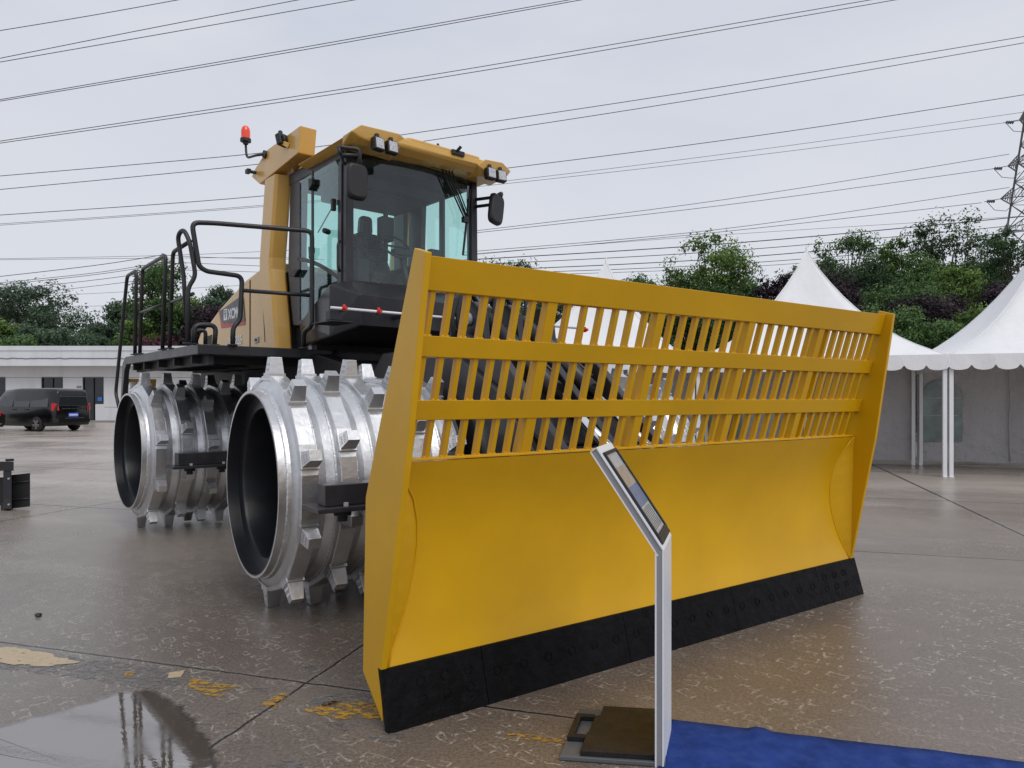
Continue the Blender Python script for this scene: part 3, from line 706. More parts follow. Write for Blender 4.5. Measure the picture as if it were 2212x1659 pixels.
# ---- handrails
RR = 0.0215
def rl(pts, name='handrail', r=RR, bars=()):
    mb = MB(); mb.tube(bend(pts, 0.07), r, 12)
    for a, b in bars: mb.tube([a, b], r * 0.85, 10)
    for p in (pts[0], pts[-1]):
        if abs(p[2] - 2.075) < 0.03: mb.cyl((p[0], p[1], 2.076), 0.05, 0.012, 'z', 12)
    return rear(mb, name, 'rail_paint')
rl([(.1, 3.36, 1.40), (.1, 3.57, 1.62), (.1, 2.95, 3.09), (.1, 2.50, 3.10), (.1, 2.57, 2.076)])
rl([(.1, 2.34, 2.076), (.1, 2.22, 3.08), (.1, 1.26, 3.10), (.1, 1.39, 2.076)], bars=[((.1, 2.285, 2.57), (.1, 1.33, 2.577))])
rl([(.1, 1.12, 2.076), (.1, 1.0, 3.09), (.1, 0.42, 3.11)], bars=[((.1, 1.06, 2.568), (.1, 0.33, 2.577))])
rl([(.02, .22, 2.076), (.02, .22, 2.62), (.085, .20, 2.73), (.03, .20, 3.06), (-.01, .26, 3.19), (-.03, .38, 3.14), (.02, .36, 2.75), (.04, .34, 2.3)])
rl([(.435, .19, 2.076), (.44, .19, 2.262), (.509, .19, 2.335), (.53, .19, 2.78), (.179, .19, 2.79), (.112, .19, 2.83), (.045, .19, 3.245), (.25, .19, 3.272), (1.13, -.13, 3.27), (1.13, -.13, 2.29), (1.12, .05, 2.245), (1.16, .13, 2.076)],
   bars=[((.534, .175, 2.635), (1.13, -.11, 2.61))], r=0.024)
rl([(.096, .3, 2.076), (.10, .3, 2.27), (.31, .3, 2.28), (.294, .3, 2.076)], 'grab_rail', r=0.024)
rl([(.2, .62, 2.076), (.2, .60, 2.24), (.30, .58, 2.25), (.3, .60, 2.076)], 'grab_rail', r=0.02)
rl([(4.0, .19, 2.076), (4.0, .19, 3.1), (4.0, 2.9, 3.1), (4.0, 2.9, 2.076)])

# ---- hood
mb = MB(); mb.box(1.30, 2.80, .72, 1.04, 2.052, 3.0); mb.box(1.34, 2.76, .2, .72, 2.052, 2.35); rear(mb, 'black_gap_fill', 'matt_black')  # black filler boxes added to keep the gap under the cab dark
hp = [(1.05, 2.076), (1.05, 3.14), (1.585, 3.126), (2.076, 3.046), (2.995, 2.773), (3.544, 2.564), (3.80, 2.50), (3.92, 2.40), (3.95, 2.076)]
mb = MB(); mb.prism(hp, 't', 1.25, 2.864); hood = rear(mb, 'hood', 'cab_yellow', bevel=0.035, bseg=3)
hood['label'] = 'sloping yellow engine hood'
mb = MB(); mb.prism([(1.18, 2.09), (1.30, 3.10), (1.60, 3.09), (1.73, 2.09)], 't', 1.225, 1.26); rear(mb, 'side_panel', 'cab_yellow', hood, bevel=0.01)
mb = MB(); mb.prism([(1.86, 2.09), (1.86, 3.03), (1.895, 3.02), (1.895, 2.09)], 't', 1.247, 1.252); rear(mb, 'seam', 'matt_black', hood)
mb = MB(); mb.prism([(1.27, 2.22), (1.325, 2.22), (1.40, 2.85), (1.46, 3.03), (1.42, 3.03), (1.355, 2.85)], 't', 1.213, 1.226); rear(mb, 'vent_slot', 'matt_black', hood)
mb = MB(); mb.box(1.212, 1.224, 1.53, 1.65, 2.222, 2.297); lt = rear(mb, 'latch', 'aluminium', hood, bevel=0.003)
mb = MB(); mb.box(1.207, 1.211, 1.56, 1.62, 2.245, 2.275); rear(mb, 'latch_pull', 'matt_black', hood)
mb = MB(); mb.prism([(3.35, 2.12), (3.30, 2.44), (3.58, 2.42), (3.66, 2.12)], 't', 1.243, 1.249); rear(mb, 'rear_vent', 'matt_black', hood, bevel=0.001)
mb = MB(); mb.prism([(3.01, 2.76), (2.85, 2.70), (2.865, 2.59), (2.78, 2.555), (2.03, 2.523), (2.045, 2.478), (2.90, 2.50)], 't', 1.244, 1.249); rear(mb, 'badge_trim', 'badge_red', hood)
mb = MB(); mb.prism([(2.97, 2.742), (2.81, 2.758), (2.271, 2.845), (2.10, 2.84), (2.03, 2.526), (2.80, 2.558), (2.88, 2.60)], 't', 1.241, 1.2435); rear(mb, 'badge', 'badge_black', hood)
mb = MB(); mb.box(1.2395, 1.2408, 2.665, 2.795, 2.595, 2.745); rear(mb, 'emblem', 'badge_white', hood)
mb = MB()
mb.prism([(2.780, 2.728), (2.680, 2.728), (2.686, 2.712), (2.774, 2.712)], 't', 1.2380, 1.2392)
mb.prism([(2.775, 2.700), (2.755, 2.700), (2.730, 2.640), (2.705, 2.700), (2.685, 2.700), (2.730, 2.612)], 't', 1.2380, 1.2392)
mb.prism([(2.745, 2.700), (2.715, 2.700), (2.730, 2.668)], 't', 1.2380, 1.2392)
rear(mb, 'emblem_mark', 'badge_black', hood)
def txtM(t, v, z): return Matrix.Translation((t - 2.057, v, z)) @ Matrix(((0, 0, -1, 0), (-1, 0, 0, 0), (0, 1, 0, 0), (0, 0, 0, 1)))
text_mesh('brand_lettering', 'XCMG', 0.185, 'badge_white', hood, txtM(1.2395, 2.622, 2.60), bold=0.006, extrude=0.001, sx=0.84)
text_mesh('model_lettering', 'XH285', 0.16, 'badge_white', hood, txtM(1.2455, 2.615, 2.245), bold=0.005, extrude=0.001, sx=1.0)

# ---- roll-over posts and wings
for s, tt in ((1, 1.10), (-1, 3.014)):
    f = lambda x: tt + s * x
    mb = MB()
    prof = [(2.076, 0.715, 1.00), (2.35, 0.745, 1.04), (3.02, 0.885, 1.19), (3.15, 0.885, 1.19), (4.06, 0.72, 1.03)]
    rings = []
    for z, v0, v1 in prof:
        rings.append([mb.bm.verts.new(p) for p in ((f(0), v0 + .03, z), (f(0.03), v0, z), (f(0.16), v0 - .03, z), (f(0.19), v0, z), (f(0.19), v1, z), (f(0), v1, z))])
    for a, b in zip(rings, rings[1:]):
        for j in range(6): mb.bm.faces.new((a[j], a[(j + 1) % 6], b[(j + 1) % 6], b[j]))
    mb.bm.faces.new(rings[0]); mb.bm.faces.new(rings[-1])
    rear(mb, 'rollover_post', 'cab_yellow', bevel=0.006)
    mb = MB(); a, b = sorted((f(0), f(0.186)))
    mb.prism([(.085, 4.413), (.135, 4.14), (1.189, 4.045), (1.431, 4.186), (1.397, 4.235), (.968, 4.388)], 't', a, b)
    rear(mb, 'rollover_wing', 'cab_yellow', bevel=0.008)
mb = MB(); mb.box(1.29, 2.82, 0.55, 0.75, 4.08, 4.22); rear(mb, 'crossbar', 'cab_yellow', bevel=0.01)
# beacon
mb = MB(); mb.tube(bend([(1.09, 1.008, 4.344), (1.03, 1.10, 4.345), (1.03, 1.41, 4.39), (1.03, 1.435, 4.56)], 0.1), 0.014, 10); mb.cyl((1.075, 1.008, 4.344), 0.045, 0.024, 'x', 16)
mb.cyl((1.03, 1.437, 4.56), 0.03, 0.03, 'z', 16); mb.cyl((1.03, 1.437, 4.59), 0.062, 0.035, 'z', 20)
bc = rear(mb, 'beacon', 'plastic')
mb = MB(); mb.lathe([(0, .052), (.09, .052), (.125, .045), (.148, .028), (.155, .0005)], 24, 'z', True, (1.03, 1.437, 4.626)); rear(mb, 'beacon_lens', 'beacon', bc)
def lamp(c, ang, tilt, w=0.115, h=0.12, name='work_lamp', bracket=None):
    mb = MB()
    M4 = Matrix.Translation(c) @ Matrix.Rotation(ang, 4, 'Z') @ Matrix.Rotation(tilt, 4, 'X')
    def bx(m, *a):
        m2 = MB(); m2.box(*a); bmesh.ops.transform(m2.bm, matrix=M4, verts=m2.bm.verts[:])
        me = bpy.data.meshes.new('x'); m2.bm.to_mesh(me); m2.bm.free(); m.bm.from_mesh(me); bpy.data.meshes.remove(me)
    bx(mb, -w / 2, w / 2, -0.02, 0.05, -h / 2, h / 2); bx(mb, -w * .3, w * .3, 0.05, 0.085, -h * .3, h * .3)
    bx(mb, -0.02, 0.02, 0.0, 0.04, h / 2, h / 2 + 0.045)
    o = rear(mb, name, 'plastic', bevel=0.012, bseg=3)
    mb = MB(); bx(mb, -w * .39, w * .39, -0.026, -0.018, -h * .40, h * .40); rear(mb, 'lamp_lens', 'lens', o, bevel=0.008)
    return o
lamp((1.05, 0.47, 4.345), R(205), R(15), 0.12, 0.125)
mb = MB(); mb.beam((1.06, .42, 4.31), (1.10, .36, 4.27), .03, .05); rear(mb, 'lamp_bracket', 'cab_yellow')
mb = MB(); mb.tube([(1.10, 1.30, 4.205), (1.04, 1.33, 4.215)], 0.02, 10); mb.box(1.0, 1.045, 1.30, 1.38, 4.19, 4.24); rear(mb, 'rear_camera', 'plastic', bevel=0.004)

# ---- cab
mb = MB()
mb.hull([(1.09, -.60, 2.66), (1.24, -.93, 2.545), (2.87, -.93, 2.545), (3.02, -.60, 2.66), (3.0, .45, 2.66), (1.235, .42, 2.36), (1.10, -.58, 2.15), (1.27, -.90, 2.25), (2.84, -.90, 2.25), (3.0, -.58, 2.15), (1.30, .45, 2.13), (2.9, .45, 2.13), (1.26, -.66, 2.715), (2.86, -.66, 2.715), (2.86, .4, 2.70), (1.27, -.2, 2.40)])
cab = rear(mb, 'cab', 'dark_paint', bevel=0.02, bseg=3); cab['label'] = 'dark framed operator cab with tinted glass and yellow roof'
def pil(p, q, w=0.09, h=0.09, name='pillar', mat='dark_paint'):
    mb = MB(); mb.beam(p, q, w, h, (1, 0, 0)); return rear(mb, name, mat, cab, bevel=0.012)
pil((1.275, -.615, 2.68), (1.275, -.60, 4.04), 0.13, 0.085)
pil((2.84, -.615, 2.68), (2.84, -.60, 4.04), 0.10, 0.085)
# door rear pillar, bent
mb = MB(); mb.prism([(0.40, 2.34), (0.56, 2.36), (0.64, 2.70), (0.70, 3.0), (0.63, 4.05), (0.36, 4.05), (0.40, 3.1), (0.30, 2.8), (0.26, 2.34)], 't', 1.23, 1.32); rear(mb, 'pillar', 'dark_paint', cab, bevel=0.012)
mb = MB(); mb.prism([(0.40, 2.34), (0.56, 2.36), (0.64, 2.70), (0.70, 3.0), (0.63, 4.05), (0.36, 4.05), (0.40, 3.1), (0.30, 2.8), (0.26, 2.34)], 't', 2.80, 2.88); rear(mb, 'pillar', 'dark_paint', cab, bevel=0.012)
pil((2.84, -.02, 2.7), (2.84, -.02, 4.0), 0.07, 0.05)
pil((2.66, .62, 2.7), (2.66, .62, 4.0), 0.24, 0.05); pil((1.95, .66, 2.7), (1.95, .66, 4.0), 0.07, 0.05)
for t in (1.27, 2.84):
    mb = MB(); mb.box(t - .045, t + .045, -.62, .66, 3.93, 4.06); rear(mb, 'top_frame', 'dark_paint', cab, bevel=0.01)
mb = MB(); mb.box(1.3, 2.8, -.64, -.58, 3.97, 4.06); rear(mb, 'top_frame', 'matt_black', cab)
mb = MB(); mb.box(1.3, 2.8, .60, .70, 3.90, 4.06); mb.box(1.3, 2.8, .60, .70, 2.4, 2.98); rear(mb, 'rear_wall', 'liner', cab)
mb = MB(); mb.box(1.32, 2.79, -.57, .60, 3.90, 4.0); mb.box(1.55, 2.55, -.35, .55, 3.78, 3.9); rear(mb, 'ceiling', 'liner', cab, bevel=0.02)
mb = MB(); mb.box(1.3, 2.8, -.58, .6, 2.40, 2.45); mb.box(1.34, 2.78, -.60, -.45, 2.45, 2.72); mb.box(2.5, 2.8, -.4, .5, 2.45, 2.98); rear(mb, 'cab_floor', 'liner', cab)
# door
def dz(z): return 1.238 - 0.0
mb = MB()
arc = [(0.42 - k * 0.095, 3.075 - 0.017 * k - 0.0016 * k * k) for k in range(11)]
mb.prism([(-.58, 2.37), (.42, 2.35), (.42, 2.395), (-.58, 2.42)], 't', 1.218, 1.238)
mb.prism([(p[0], p[1] + .022) for p in arc] + [(p[0], p[1] - .022) for p in arc[::-1]], 't', 1.218, 1.238)
mb.box(1.218, 1.238, .045, .08, 3.03, 3.96)
mb.prism([(-.50, 2.42), (-.585, 2.42), (-.60, 3.90), (-.535, 3.90)], 't', 1.218, 1.238)
mb.prism([(.42, 2.39), (.36, 2.39), (.36, 3.9), (.42, 3.9)], 't', 1.218, 1.238)
door = rear(mb, 'door', 'dark_paint', cab, bevel=0.004)
mb = MB(); mb.prism([(-.55, 2.41), (.38, 2.39), (.38, 3.92), (-.45, 3.94), (-.56, 3.82)], 't', 1.226, 1.230); rear(mb, 'door_glass', 'glass', cab)
mb = MB(); mb.prism([(.40, 2.87), (.56, 2.90), (.42, 2.96), (.28, 2.94)], 't', 1.17, 1.217); rear(mb, 'door_handle', 'plastic', cab, bevel=0.012)
for v, z in ((0.03, 3.80), (0.03, 3.08)):
    mb = MB(); mb.prism([(v + .03, z - .06), (v - .05, z - .01), (v - .05, z + .05), (v + .04, z + .07)], 't', 1.18, 1.217); rear(mb, 'hinge', 'plastic', cab, bevel=0.006)
mb = MB(); mb.box(1.17, 1.217, -.50, -.46, 3.42, 3.54); rear(mb, 'door_catch', 'plastic', cab, bevel=0.008)
mb = MB(); mb.tube([(1.225, -.32, 3.24), (1.15, -.36, 3.24)], .028, 12); rear(mb, 'door_knob', 'plastic', cab, bevel=0.008)
mb = MB(); mb.tube(bend([(1.30, .25, 2.50), (1.30, .30, 2.72), (1.28, -.30, 2.80)], .08), .018, 8); rear(mb, 'inner_grab', 'rail_paint', cab)
mb = MB(); mb.tube([(1.26, .0, 3.30), (1.30, -.46, 3.66)], .008, 6); rear(mb, 'stay_rod', 'rail_paint', cab)
mb = MB(); mb.tube(bend([(1.20, -.60, 2.80), (1.17, -.62, 2.84), (1.17, -.62, 3.06), (1.20, -.60, 3.10)], .03), .014, 8); rear(mb, 'pillar_grab', 'rail_paint', cab)
# windshield: gently bowed
mb = MB(); nx = 14; P = []
for k in range(nx + 1):
    q = k / nx; t = 1.325 + q * 1.56; bow = 0.10 * (1 - (2 * q - 1) ** 2) + (0.0 if q < .9 else -0.12 * ((q - .9) / .1) ** 2)
    P.append((t, -.64 - bow))
for a, b in zip(P, P[1:]):
    mb.quad((a[0], a[1], 2.60), (b[0], b[1], 2.60), (b[0], b[1] - 0.0, 4.02), (a[0], a[1], 4.02))
rear(mb, 'windshield', 'glass', cab, smooth=True)
mb = MB(); mb.prism([(1.3, -.665), (2.1, -.765), (2.86, -.665), (2.86, -.60), (1.3, -.60)], 'z', 2.52, 2.715); rear(mb, 'windshield_base', 'matt_black', cab)
mb = MB(); mb.prism([(1.3, -.655), (2.1, -.752), (2.86, -.655), (2.86, -.60), (1.3, -.60)], 'z', 3.965, 4.06); rear(mb, 'windshield_top', 'matt_black', cab)
mb = MB(); mb.box(2.868, 2.872, -.56, .36, 2.7, 3.93); rear(mb, 'side_glass', 'glass', cab)
mb = MB(); mb.box(1.33, 2.79, .656, .660, 2.98, 3.90); rear(mb, 'rear_glass', 'glass', cab)
# roof
mb = MB()
mb.hull([(1.10, -1.0, 4.03), (1.11, .18, 4.02), (1.30, -.80, 4.17), (1.3, .10, 4.17), (2.85, .10, 4.17), (2.85, -.80, 4.17), (3.05, -.98, 4.03), (3.05, .18, 4.02), (1.2, -.9, 3.99), (1.2, .16, 3.99), (2.95, .16, 3.99), (2.95, -.9, 3.99), (1.7, -1.0, 4.12), (2.75, -1.0, 4.12), (1.7, -1.01, 4.06), (2.75, -1.01, 4.06)])
roof = rear(mb, 'roof', 'cab_yellow', cab, bevel=0.012, bseg=3)
for (a, b) in ((1.10, 1.80), (2.60, 3.12)):
    m_ = (a + b) / 2
    mb = MB(); mb.hull([(a, -1.02, 4.045), (a + .10, -1.03, 4.125), (b - .18, -1.03, 4.14), (b, -.96, 4.10), (b, -.9, 4.06), (a, -.85, 4.04), (a + .02, -.8, 3.965), (b - .25, -1.0, 3.965), (b - .1, -.7, 3.97), (a + .2, -.76, 4.175), (b - .2, -.76, 4.18), (a + .10, -1.01, 4.01), (a + .08, -.93, 3.965)])
    rear(mb, 'roof_lobe', 'cab_yellow', cab, bevel=0.010, bseg=3)
mb = MB(); mb.prism([(1.76, -1.0), (2.64, -1.0), (2.76, -.8), (1.64, -.8)], 'z', 4.065, 4.15); rear(mb, 'roof_visor', 'cab_yellow', cab, bevel=0.02, bseg=3)
for t, a in ((1.37, 8), (1.52, 2), (2.75, 0), (2.895, -6)):
    lamp((t, -1.06, 3.975), R(a), R(-6), 0.12, 0.125)
mb = MB(); mb.cyl((2.20, -.85, 4.165), .035, .02, 'z', 14); mb.cyl((2.20, -.85, 4.185), .022, .04, 'z', 12, .012); rear(mb, 'antenna', 'plastic', cab)
mb = MB(); mb.box(2.26, 2.42, -1.03, -1.0, 4.09, 4.14); mb.tube([(2.32, -1.03, 4.13), (2.34, -1.07, 4.17)], .018, 8); rear(mb, 'camera_bracket', 'plastic', cab, bevel=0.006)
# wipers
for (p, q, e) in (((2.27, -.79, 4.03), (2.60, -.78, 3.52), (2.585, -.775, 3.18)), ((2.36, -.79, 4.03), (2.65, -.76, 3.55), (2.62, -.76, 3.20))):
    mb = MB(); mb.tube([p, q], .009, 6); mb.tube([(p[0] + .045, p[1], p[2]), (q[0] + .03, q[1], q[2])], .007, 6); rear(mb, 'wiper_arm', 'plastic', cab)
mb = MB(); mb.beam((2.70, -.75, 3.86), (2.60, -.755, 3.12), .022, .014); mb.box(2.59, 2.66, -.79, -.74, 3.48, 3.54); rear(mb, 'wiper_blade', 'plastic', cab)
mb = MB(); mb.box(2.15, 2.45, -.80, -.76, 3.99, 4.05); rear(mb, 'wiper_motor_cover', 'plastic', cab, bevel=0.01)
# interior
mb = MB()
mb.hull([(1.78, .20, 2.9), (2.25, .20, 2.9), (1.80, .34, 3.42), (2.16, .34, 3.42), (1.80, .12, 2.9), (2.25, .10, 2.9), (1.84, .22, 3.44), (2.12, .22, 3.44)])
mb.hull([(1.89, .24, 3.42), (2.06, .24, 3.42), (1.89, .34, 3.42), (2.06, .34, 3.42), (1.90, .24, 3.64), (2.05, .24, 3.64), (1.90, .32, 3.64), (2.05, .32, 3.64)])
mb.hull([(1.76, -.22, 2.78), (2.28, -.22, 2.78), (1.76, .3, 2.76), (2.28, .3, 2.76), (1.78, -.24, 2.93), (2.26, -.24, 2.93), (1.78, .25, 2.92), (2.26, .25, 2.92)])
mb.box(1.9, 2.12, -.1, .2, 2.45, 2.77)
rear(mb, 'operator_seat', 'seat', cab, bevel=0.04, bseg=3)
mb = MB(); mb.tube([(2.12, -.45, 2.6), (2.10, -.28, 3.18)], .035, 10); mb.box(2.0, 2.2, -.34, -.24, 3.12, 3.18); rear(mb, 'steering_column', 'plastic', cab)
mb = MB()
ring = [(2.06 + .17 * math.cos(x), -.24 + .10 * math.sin(x), 3.22 + .13 * math.sin(x)) for x in [2 * math.pi * k / 20 for k in range(21)]]
mb.tube(ring, .014, 8, caps=False); mb.tube([ring[0], ring[10]], .012, 6); rear(mb, 'steering_wheel', 'plastic', cab)
mb = MB(); mb.box(2.35, 2.50, -.5, -.42, 2.95, 3.2); mb.box(1.62, 1.76, -.2, .3, 2.75, 3.05); mb.box(2.28, 2.42, -.2, .3, 2.75, 3.05); mb.box(2.02, 2.18, -.02, .10, 3.33, 3.60); mb.tube([(2.1, .04, 3.1), (2.1, .04, 3.9)], .03, 8); rear(mb, 'console', 'plastic', cab, bevel=0.012)
mb = MB(); mb.tube([(1.95, -.1, 3.80), (2.15, -.1, 3.80)], .09, 14); mb.box(1.7, 2.5, -.25, -.05, 3.76, 3.80); rear(mb, 'roof_vent', 'liner', cab, bevel=.01)
# mirrors
def mirror(c, ang, tilt, arm, lab):
    mb = MB(); w, h = .110, .172
    pts = []
    for k in range(20):
        a = 2 * math.pi * k / 20; ca, sa = math.cos(a), math.sin(a)
        pts.append((math.copysign(abs(ca) ** .45, ca) * w, math.copysign(abs(sa) ** .45, sa) * h))
    M4 = Matrix.Translation(c) @ Matrix.Rotation(ang, 4, 'Z') @ Matrix.Rotation(tilt, 4, 'Y')
    A = [[mb.bm.verts.new(M4 @ Vector((x * k, y, z * k))) for x, z in pts] for k, y in ((.82, -.035), (.95, -.022), (1, 0), (1, .025))]
    for p, q in zip(A, A[1:]):
        for j in range(20): mb.bm.faces.new((p[j], p[(j + 1) % 20], q[(j + 1) % 20], q[j])).smooth = True
    mb.bm.faces.new(A[0][::-1]); mb.bm.faces.new(A[-1])
    o = rear(mb, 'mirror', 'plastic'); o['label'] = lab
    mb = MB()
    for a_ in arm: mb.tube(bend(a_, .04), .019, 8)
    rear(mb, 'mirror_arm', 'rail_paint', o)
    mb = MB(); mb.poly([M4 @ Vector((x * .9, .0262, z * .9)) for x, z in pts]); rear(mb, 'mirror_glass', 'chrome', o)
mirror((1.17, -1.0, 3.59), R(0), R(0), [[(1.22, -.64, 3.93), (1.02, -.92, 3.905), (1.20, -1.0, 3.90), (1.20, -1.0, 3.75)], [(1.22, -.64, 3.86), (1.04, -.93, 3.83), (1.19, -1.0, 3.84)], [(1.02, -.92, 3.905), (1.04, -.93, 3.83)]], 'mirror on the door side')
mirror((2.955, -.9, 3.655), R(12), R(9), [[(2.86, -.64, 3.80), (2.96, -.86, 3.80), (3.04, -.90, 3.86), (3.02, -.9, 3.80)], [(2.86, -.64, 3.72), (2.96, -.86, 3.72), (2.96, -.86, 3.82)]], 'mirror on the far side')
# spray bar with red nozzles
mb = MB(); mb.tube([(.853, -1.1, 2.368), (2.60, -1.1, 2.372)], .0125, 10); sb = rear(mb, 'spray_bar', 'badge_white')
mb = MB(); mb.tube([(2.60, -1.1, 2.372), (4.15, -1.1, 2.385)], .0125, 10); rear(mb, 'bar_extension', 'aluminium', sb)
for t in (.981, 1.341, 2.1, 4.17):
    mb = MB(); mb.cyl((t, -1.125, 2.37), .024, .035, 'y', 10); mb.tube([(t - .005, -1.11, 2.345), (t, -1.11, 2.405)], .012, 8); mb.cyl((t, -1.15, 2.37), .016, .02, 'y', 8); rear(mb, 'nozzle', 'red', sb)
    mb = MB(); mb.box(t - .02, t + .015, -1.1, -1.07, 2.345, 2.395); rear(mb, 'nozzle_clip', 'matt_black', sb)
mb = MB(); mb.box(.86, .98, -1.07, -.98, 2.26, 2.35); mb.box(.86, 1.10, -1.08, -.70, 2.246, 2.258); rear(mb, 'step_bracket', 'dark_paint', bevel=.006)
for t in (1.6, 2.4):
    mb = MB(); mb.box(t, t + .05, -1.1, -.85, 2.33, 2.36); rear(mb, 'bar_bracket', 'dark_paint', sb)
mb = MB()
for t in (3.1, 3.5): mb.tube(bend([(t, -.5, 2.076), (t, -.5, 2.85), (t + .25, -.5, 2.85), (t + .25, -.5, 2.4), (t + .1, -.5, 2.3), (t + .1, -.5, 2.076)], .08), .02, 8)
rear(mb, 'far_handrail', 'rail_paint')

# ------------------------------------------------------------------ information stand
sd = empty('information_stand', (0.633, 3.0, 0)); tag(sd, 'slim white information stand with angled display head on a dark base plate', 'sign stand')
wv = Vector((math.sin(R(17.5)), math.cos(R(17.5)), 0)); mv = Vector((-wv.y, wv.x, 0))      # mv points left
def SP(a, b, z): return tuple(mv * a + wv * b + Vector((0, 0, z)))   # a: leftwards (thickness), b: along the panel width
W_ = 0.35; T_ = 0.033; zb = 0.915
mb = MB(); mb.hull([SP(a, b, z) for a in (0, T_) for b in (0.006, W_ - 0.006) for z in (0.0,)] + [SP(0, b, zb) for b in (0.006, W_ - .006)] + [SP(T_, b, zb - .008) for b in (0.006, W_ - .006)])
post = mb.build('post', 'aluminium', sd, bevel=.0015)
for b0 in (0, W_ - .006):
    mb = MB(); q = .006
    mb.hull([SP(a, b, z) for a in (.004, T_ - .004) for b in (b0, b0 + q) for z in (0.001, zb - .004)]); mb.build('side_face', 'grey_alu', sd)
for (a0, a1) in ((-.002, .005), (T_ - .005, T_ + .002)):
    mb = MB(); mb.hull([SP(a, b, z) for a in (a0, a1) for b in (-.002, W_ + .002) for z in (0.0, zb - (0.0 if a0 < 0.01 else .012))]); mb.build('edge_strip', 'white_paint', sd, bevel=.001)
slope = Vector(SP(.28, 0, .42)).normalized(); nrm = slope.cross(wv).normalized()
if nrm.z < 0: nrm = -nrm
base = Vector((0, 0, zb)); LN = .505
def HP(s, b, n): return tuple(base + slope * s + wv * b + nrm * n)
def hbox(name, s0, s1, b0, b1, n0, n1, mat, bev=0.0):
    mb = MB(); mb.hull([HP(s, b, n) for s in (s0, s1) for b in (b0, b1) for n in (n0, n1)]); return mb.build(name, mat, sd, bevel=bev)
hbox('head', 0, LN, 0.004, W_ - .004, -T_, -.004, 'grey_alu')
hbox('head_face', -.0, LN + .002, -.002, W_ + .002, -.005, .002, 'white_paint', .001)
hbox('head_back', -.01, LN + .002, -.002, W_ + .002, -T_ - .003, -T_ + .002, 'white_paint')
hbox('head_cap', LN, LN + .004, -.002, W_ + .002, -T_, .001, 'white_paint')
for (s0, s1, b0, b1) in ((.045, .06, .02, W_ - .02), (LN - .045, LN - .03, .02, W_ - .02), (.06, LN - .045, .02, .034), (.06, LN - .045, W_ - .034, W_ - .02)):
    hbox('display_frame', s0, s1, b0, b1, .002, .014, 'plastic', .002)
hbox('footer_strip', .018, .045, .02, W_ - .02, .002, .012, 'plastic', .002)
hbox('poster', .06, LN - .045, .034, W_ - .034, .002, .005, 'poster')
hbox('poster_picture', .29, .39, .034, W_ - .034, .0055, .0065, 'poster_tan')
hbox('poster_picture', .19, .29, .034, W_ - .034, .0055, .0065, 'poster_blue')
mb = MB(); random.seed(3)
for k in range(13):
    s = .078 + k * .008
    b = .05
    while b < W_ - .06:
        l = random.uniform(.01, .05); mb.hull([HP(s_, b_, n_) for s_ in (s, s + .003) for b_ in (b, min(b + l, W_ - .05)) for n_ in (.0055, .006)]); b += l + .006
mb.build('poster_text', 'print_dark', sd, weld=False)
# base plate with hand slot
e1 = Vector((0.985, -0.135, 0)).normalized()
def BP(x, y, z): return Vector((x, y, z)) - Vector(sd.location)
zt = .035
corn = [(.20, 3.064), (.604, 3.01), (.645, 3.01), (.745, 3.46), (.694, 3.475), (.335, 3.535)]
def inset(p, k, c=(.5, 3.27)): return (c[0] + (p[0] - c[0]) * k, c[1] + (p[1] - c[1]) * k)
mb = MB(); mb.hull([BP(*p, z) for p in corn for z in (.002, .022)]); mb.build('base_plate', 'plate_edge', sd, bevel=.006)
ax = Vector((.33 - .20, 3.53 - 3.064, 0)); ay = Vector((.40, -.05, 0))
def Q(u, w, z): p = Vector((.20, 3.064, 0)) + ax * w + ay * u; return BP(p.x, p.y, z)
mb = MB()
for poly in ([(.02, .28), (.20, .28), (.20, .74), (.02, .74)],):
    pass
def slabp(pts, z0, z1, name, mat, bev=.004):
    mb = MB(); A = [mb.bm.verts.new(Q(u, w, z0)) for u, w in pts]; B = [mb.bm.verts.new(Q(u, w, z1)) for u, w in pts]; n = len(pts)
    mb.bm.faces.new(A); mb.bm.faces.new(B[::-1])
    for i in range(n): mb.bm.faces.new((A[i], A[(i + 1) % n], B[(i + 1) % n], B[i]))
    return mb.build(name, mat, sd, bevel=bev)
slabp([(.22, .02), (1.07, .02), (1.01, .98), (.30, .98), (.30, .76), (.24, .74), (.24, .40), (.22, .38)], .0225, .048, 'rubber_mat', 'rubber_plate')
slabp([(.02, .28), (.22, .28), (.22, .34), (.09, .34), (.09, .72), (.24, .72), (.24, .78), (.02, .78)], .0225, .048, 'handle', 'rubber_plate')

# ------------------------------------------------------------------ blue carpet
mb = MB(); nx, ny = 60, 30
c0, c1, c2, c3 = Vector((.735, 3.45, 0)), Vector((2.9, 2.83, 0)), Vector((2.7, 1.2, 0)), Vector((.20, 1.5, 0))
vv = {}
for i in range(nx + 1):
    for j in range(ny + 1):
        a = c0.lerp(c1, i / nx); b_ = c3.lerp(c2, i / nx); p = a.lerp(b_, j / ny)
        h = .010 + .006 * max(0, mnoise.noise(Vector((p.x * 3, p.y * 3, 0)))) + .022 * math.exp(-((p.x - 1.16 + (3.35 - p.y) * .6) / .03) ** 2) * max(0, 1 - j / 8)
        p.y += .006 * mnoise.noise(Vector((p.x * 9, 0, 3)))
        vv[i, j] = mb.bm.verts.new((p.x, p.y, h))
for i in range(nx):
    for j in range(ny): mb.bm.faces.new((vv[i, j], vv[i, j + 1], vv[i + 1, j + 1], vv[i + 1, j])).smooth = True
cp = mb.build('carpet', 'carpet'); sol = cp.modifiers.new('thickness', 'SOLIDIFY'); sol.thickness = .006; sol.offset = -1
tag(cp, 'royal blue carpet runner lying on wet concrete at the foot of the stand', 'carpet')

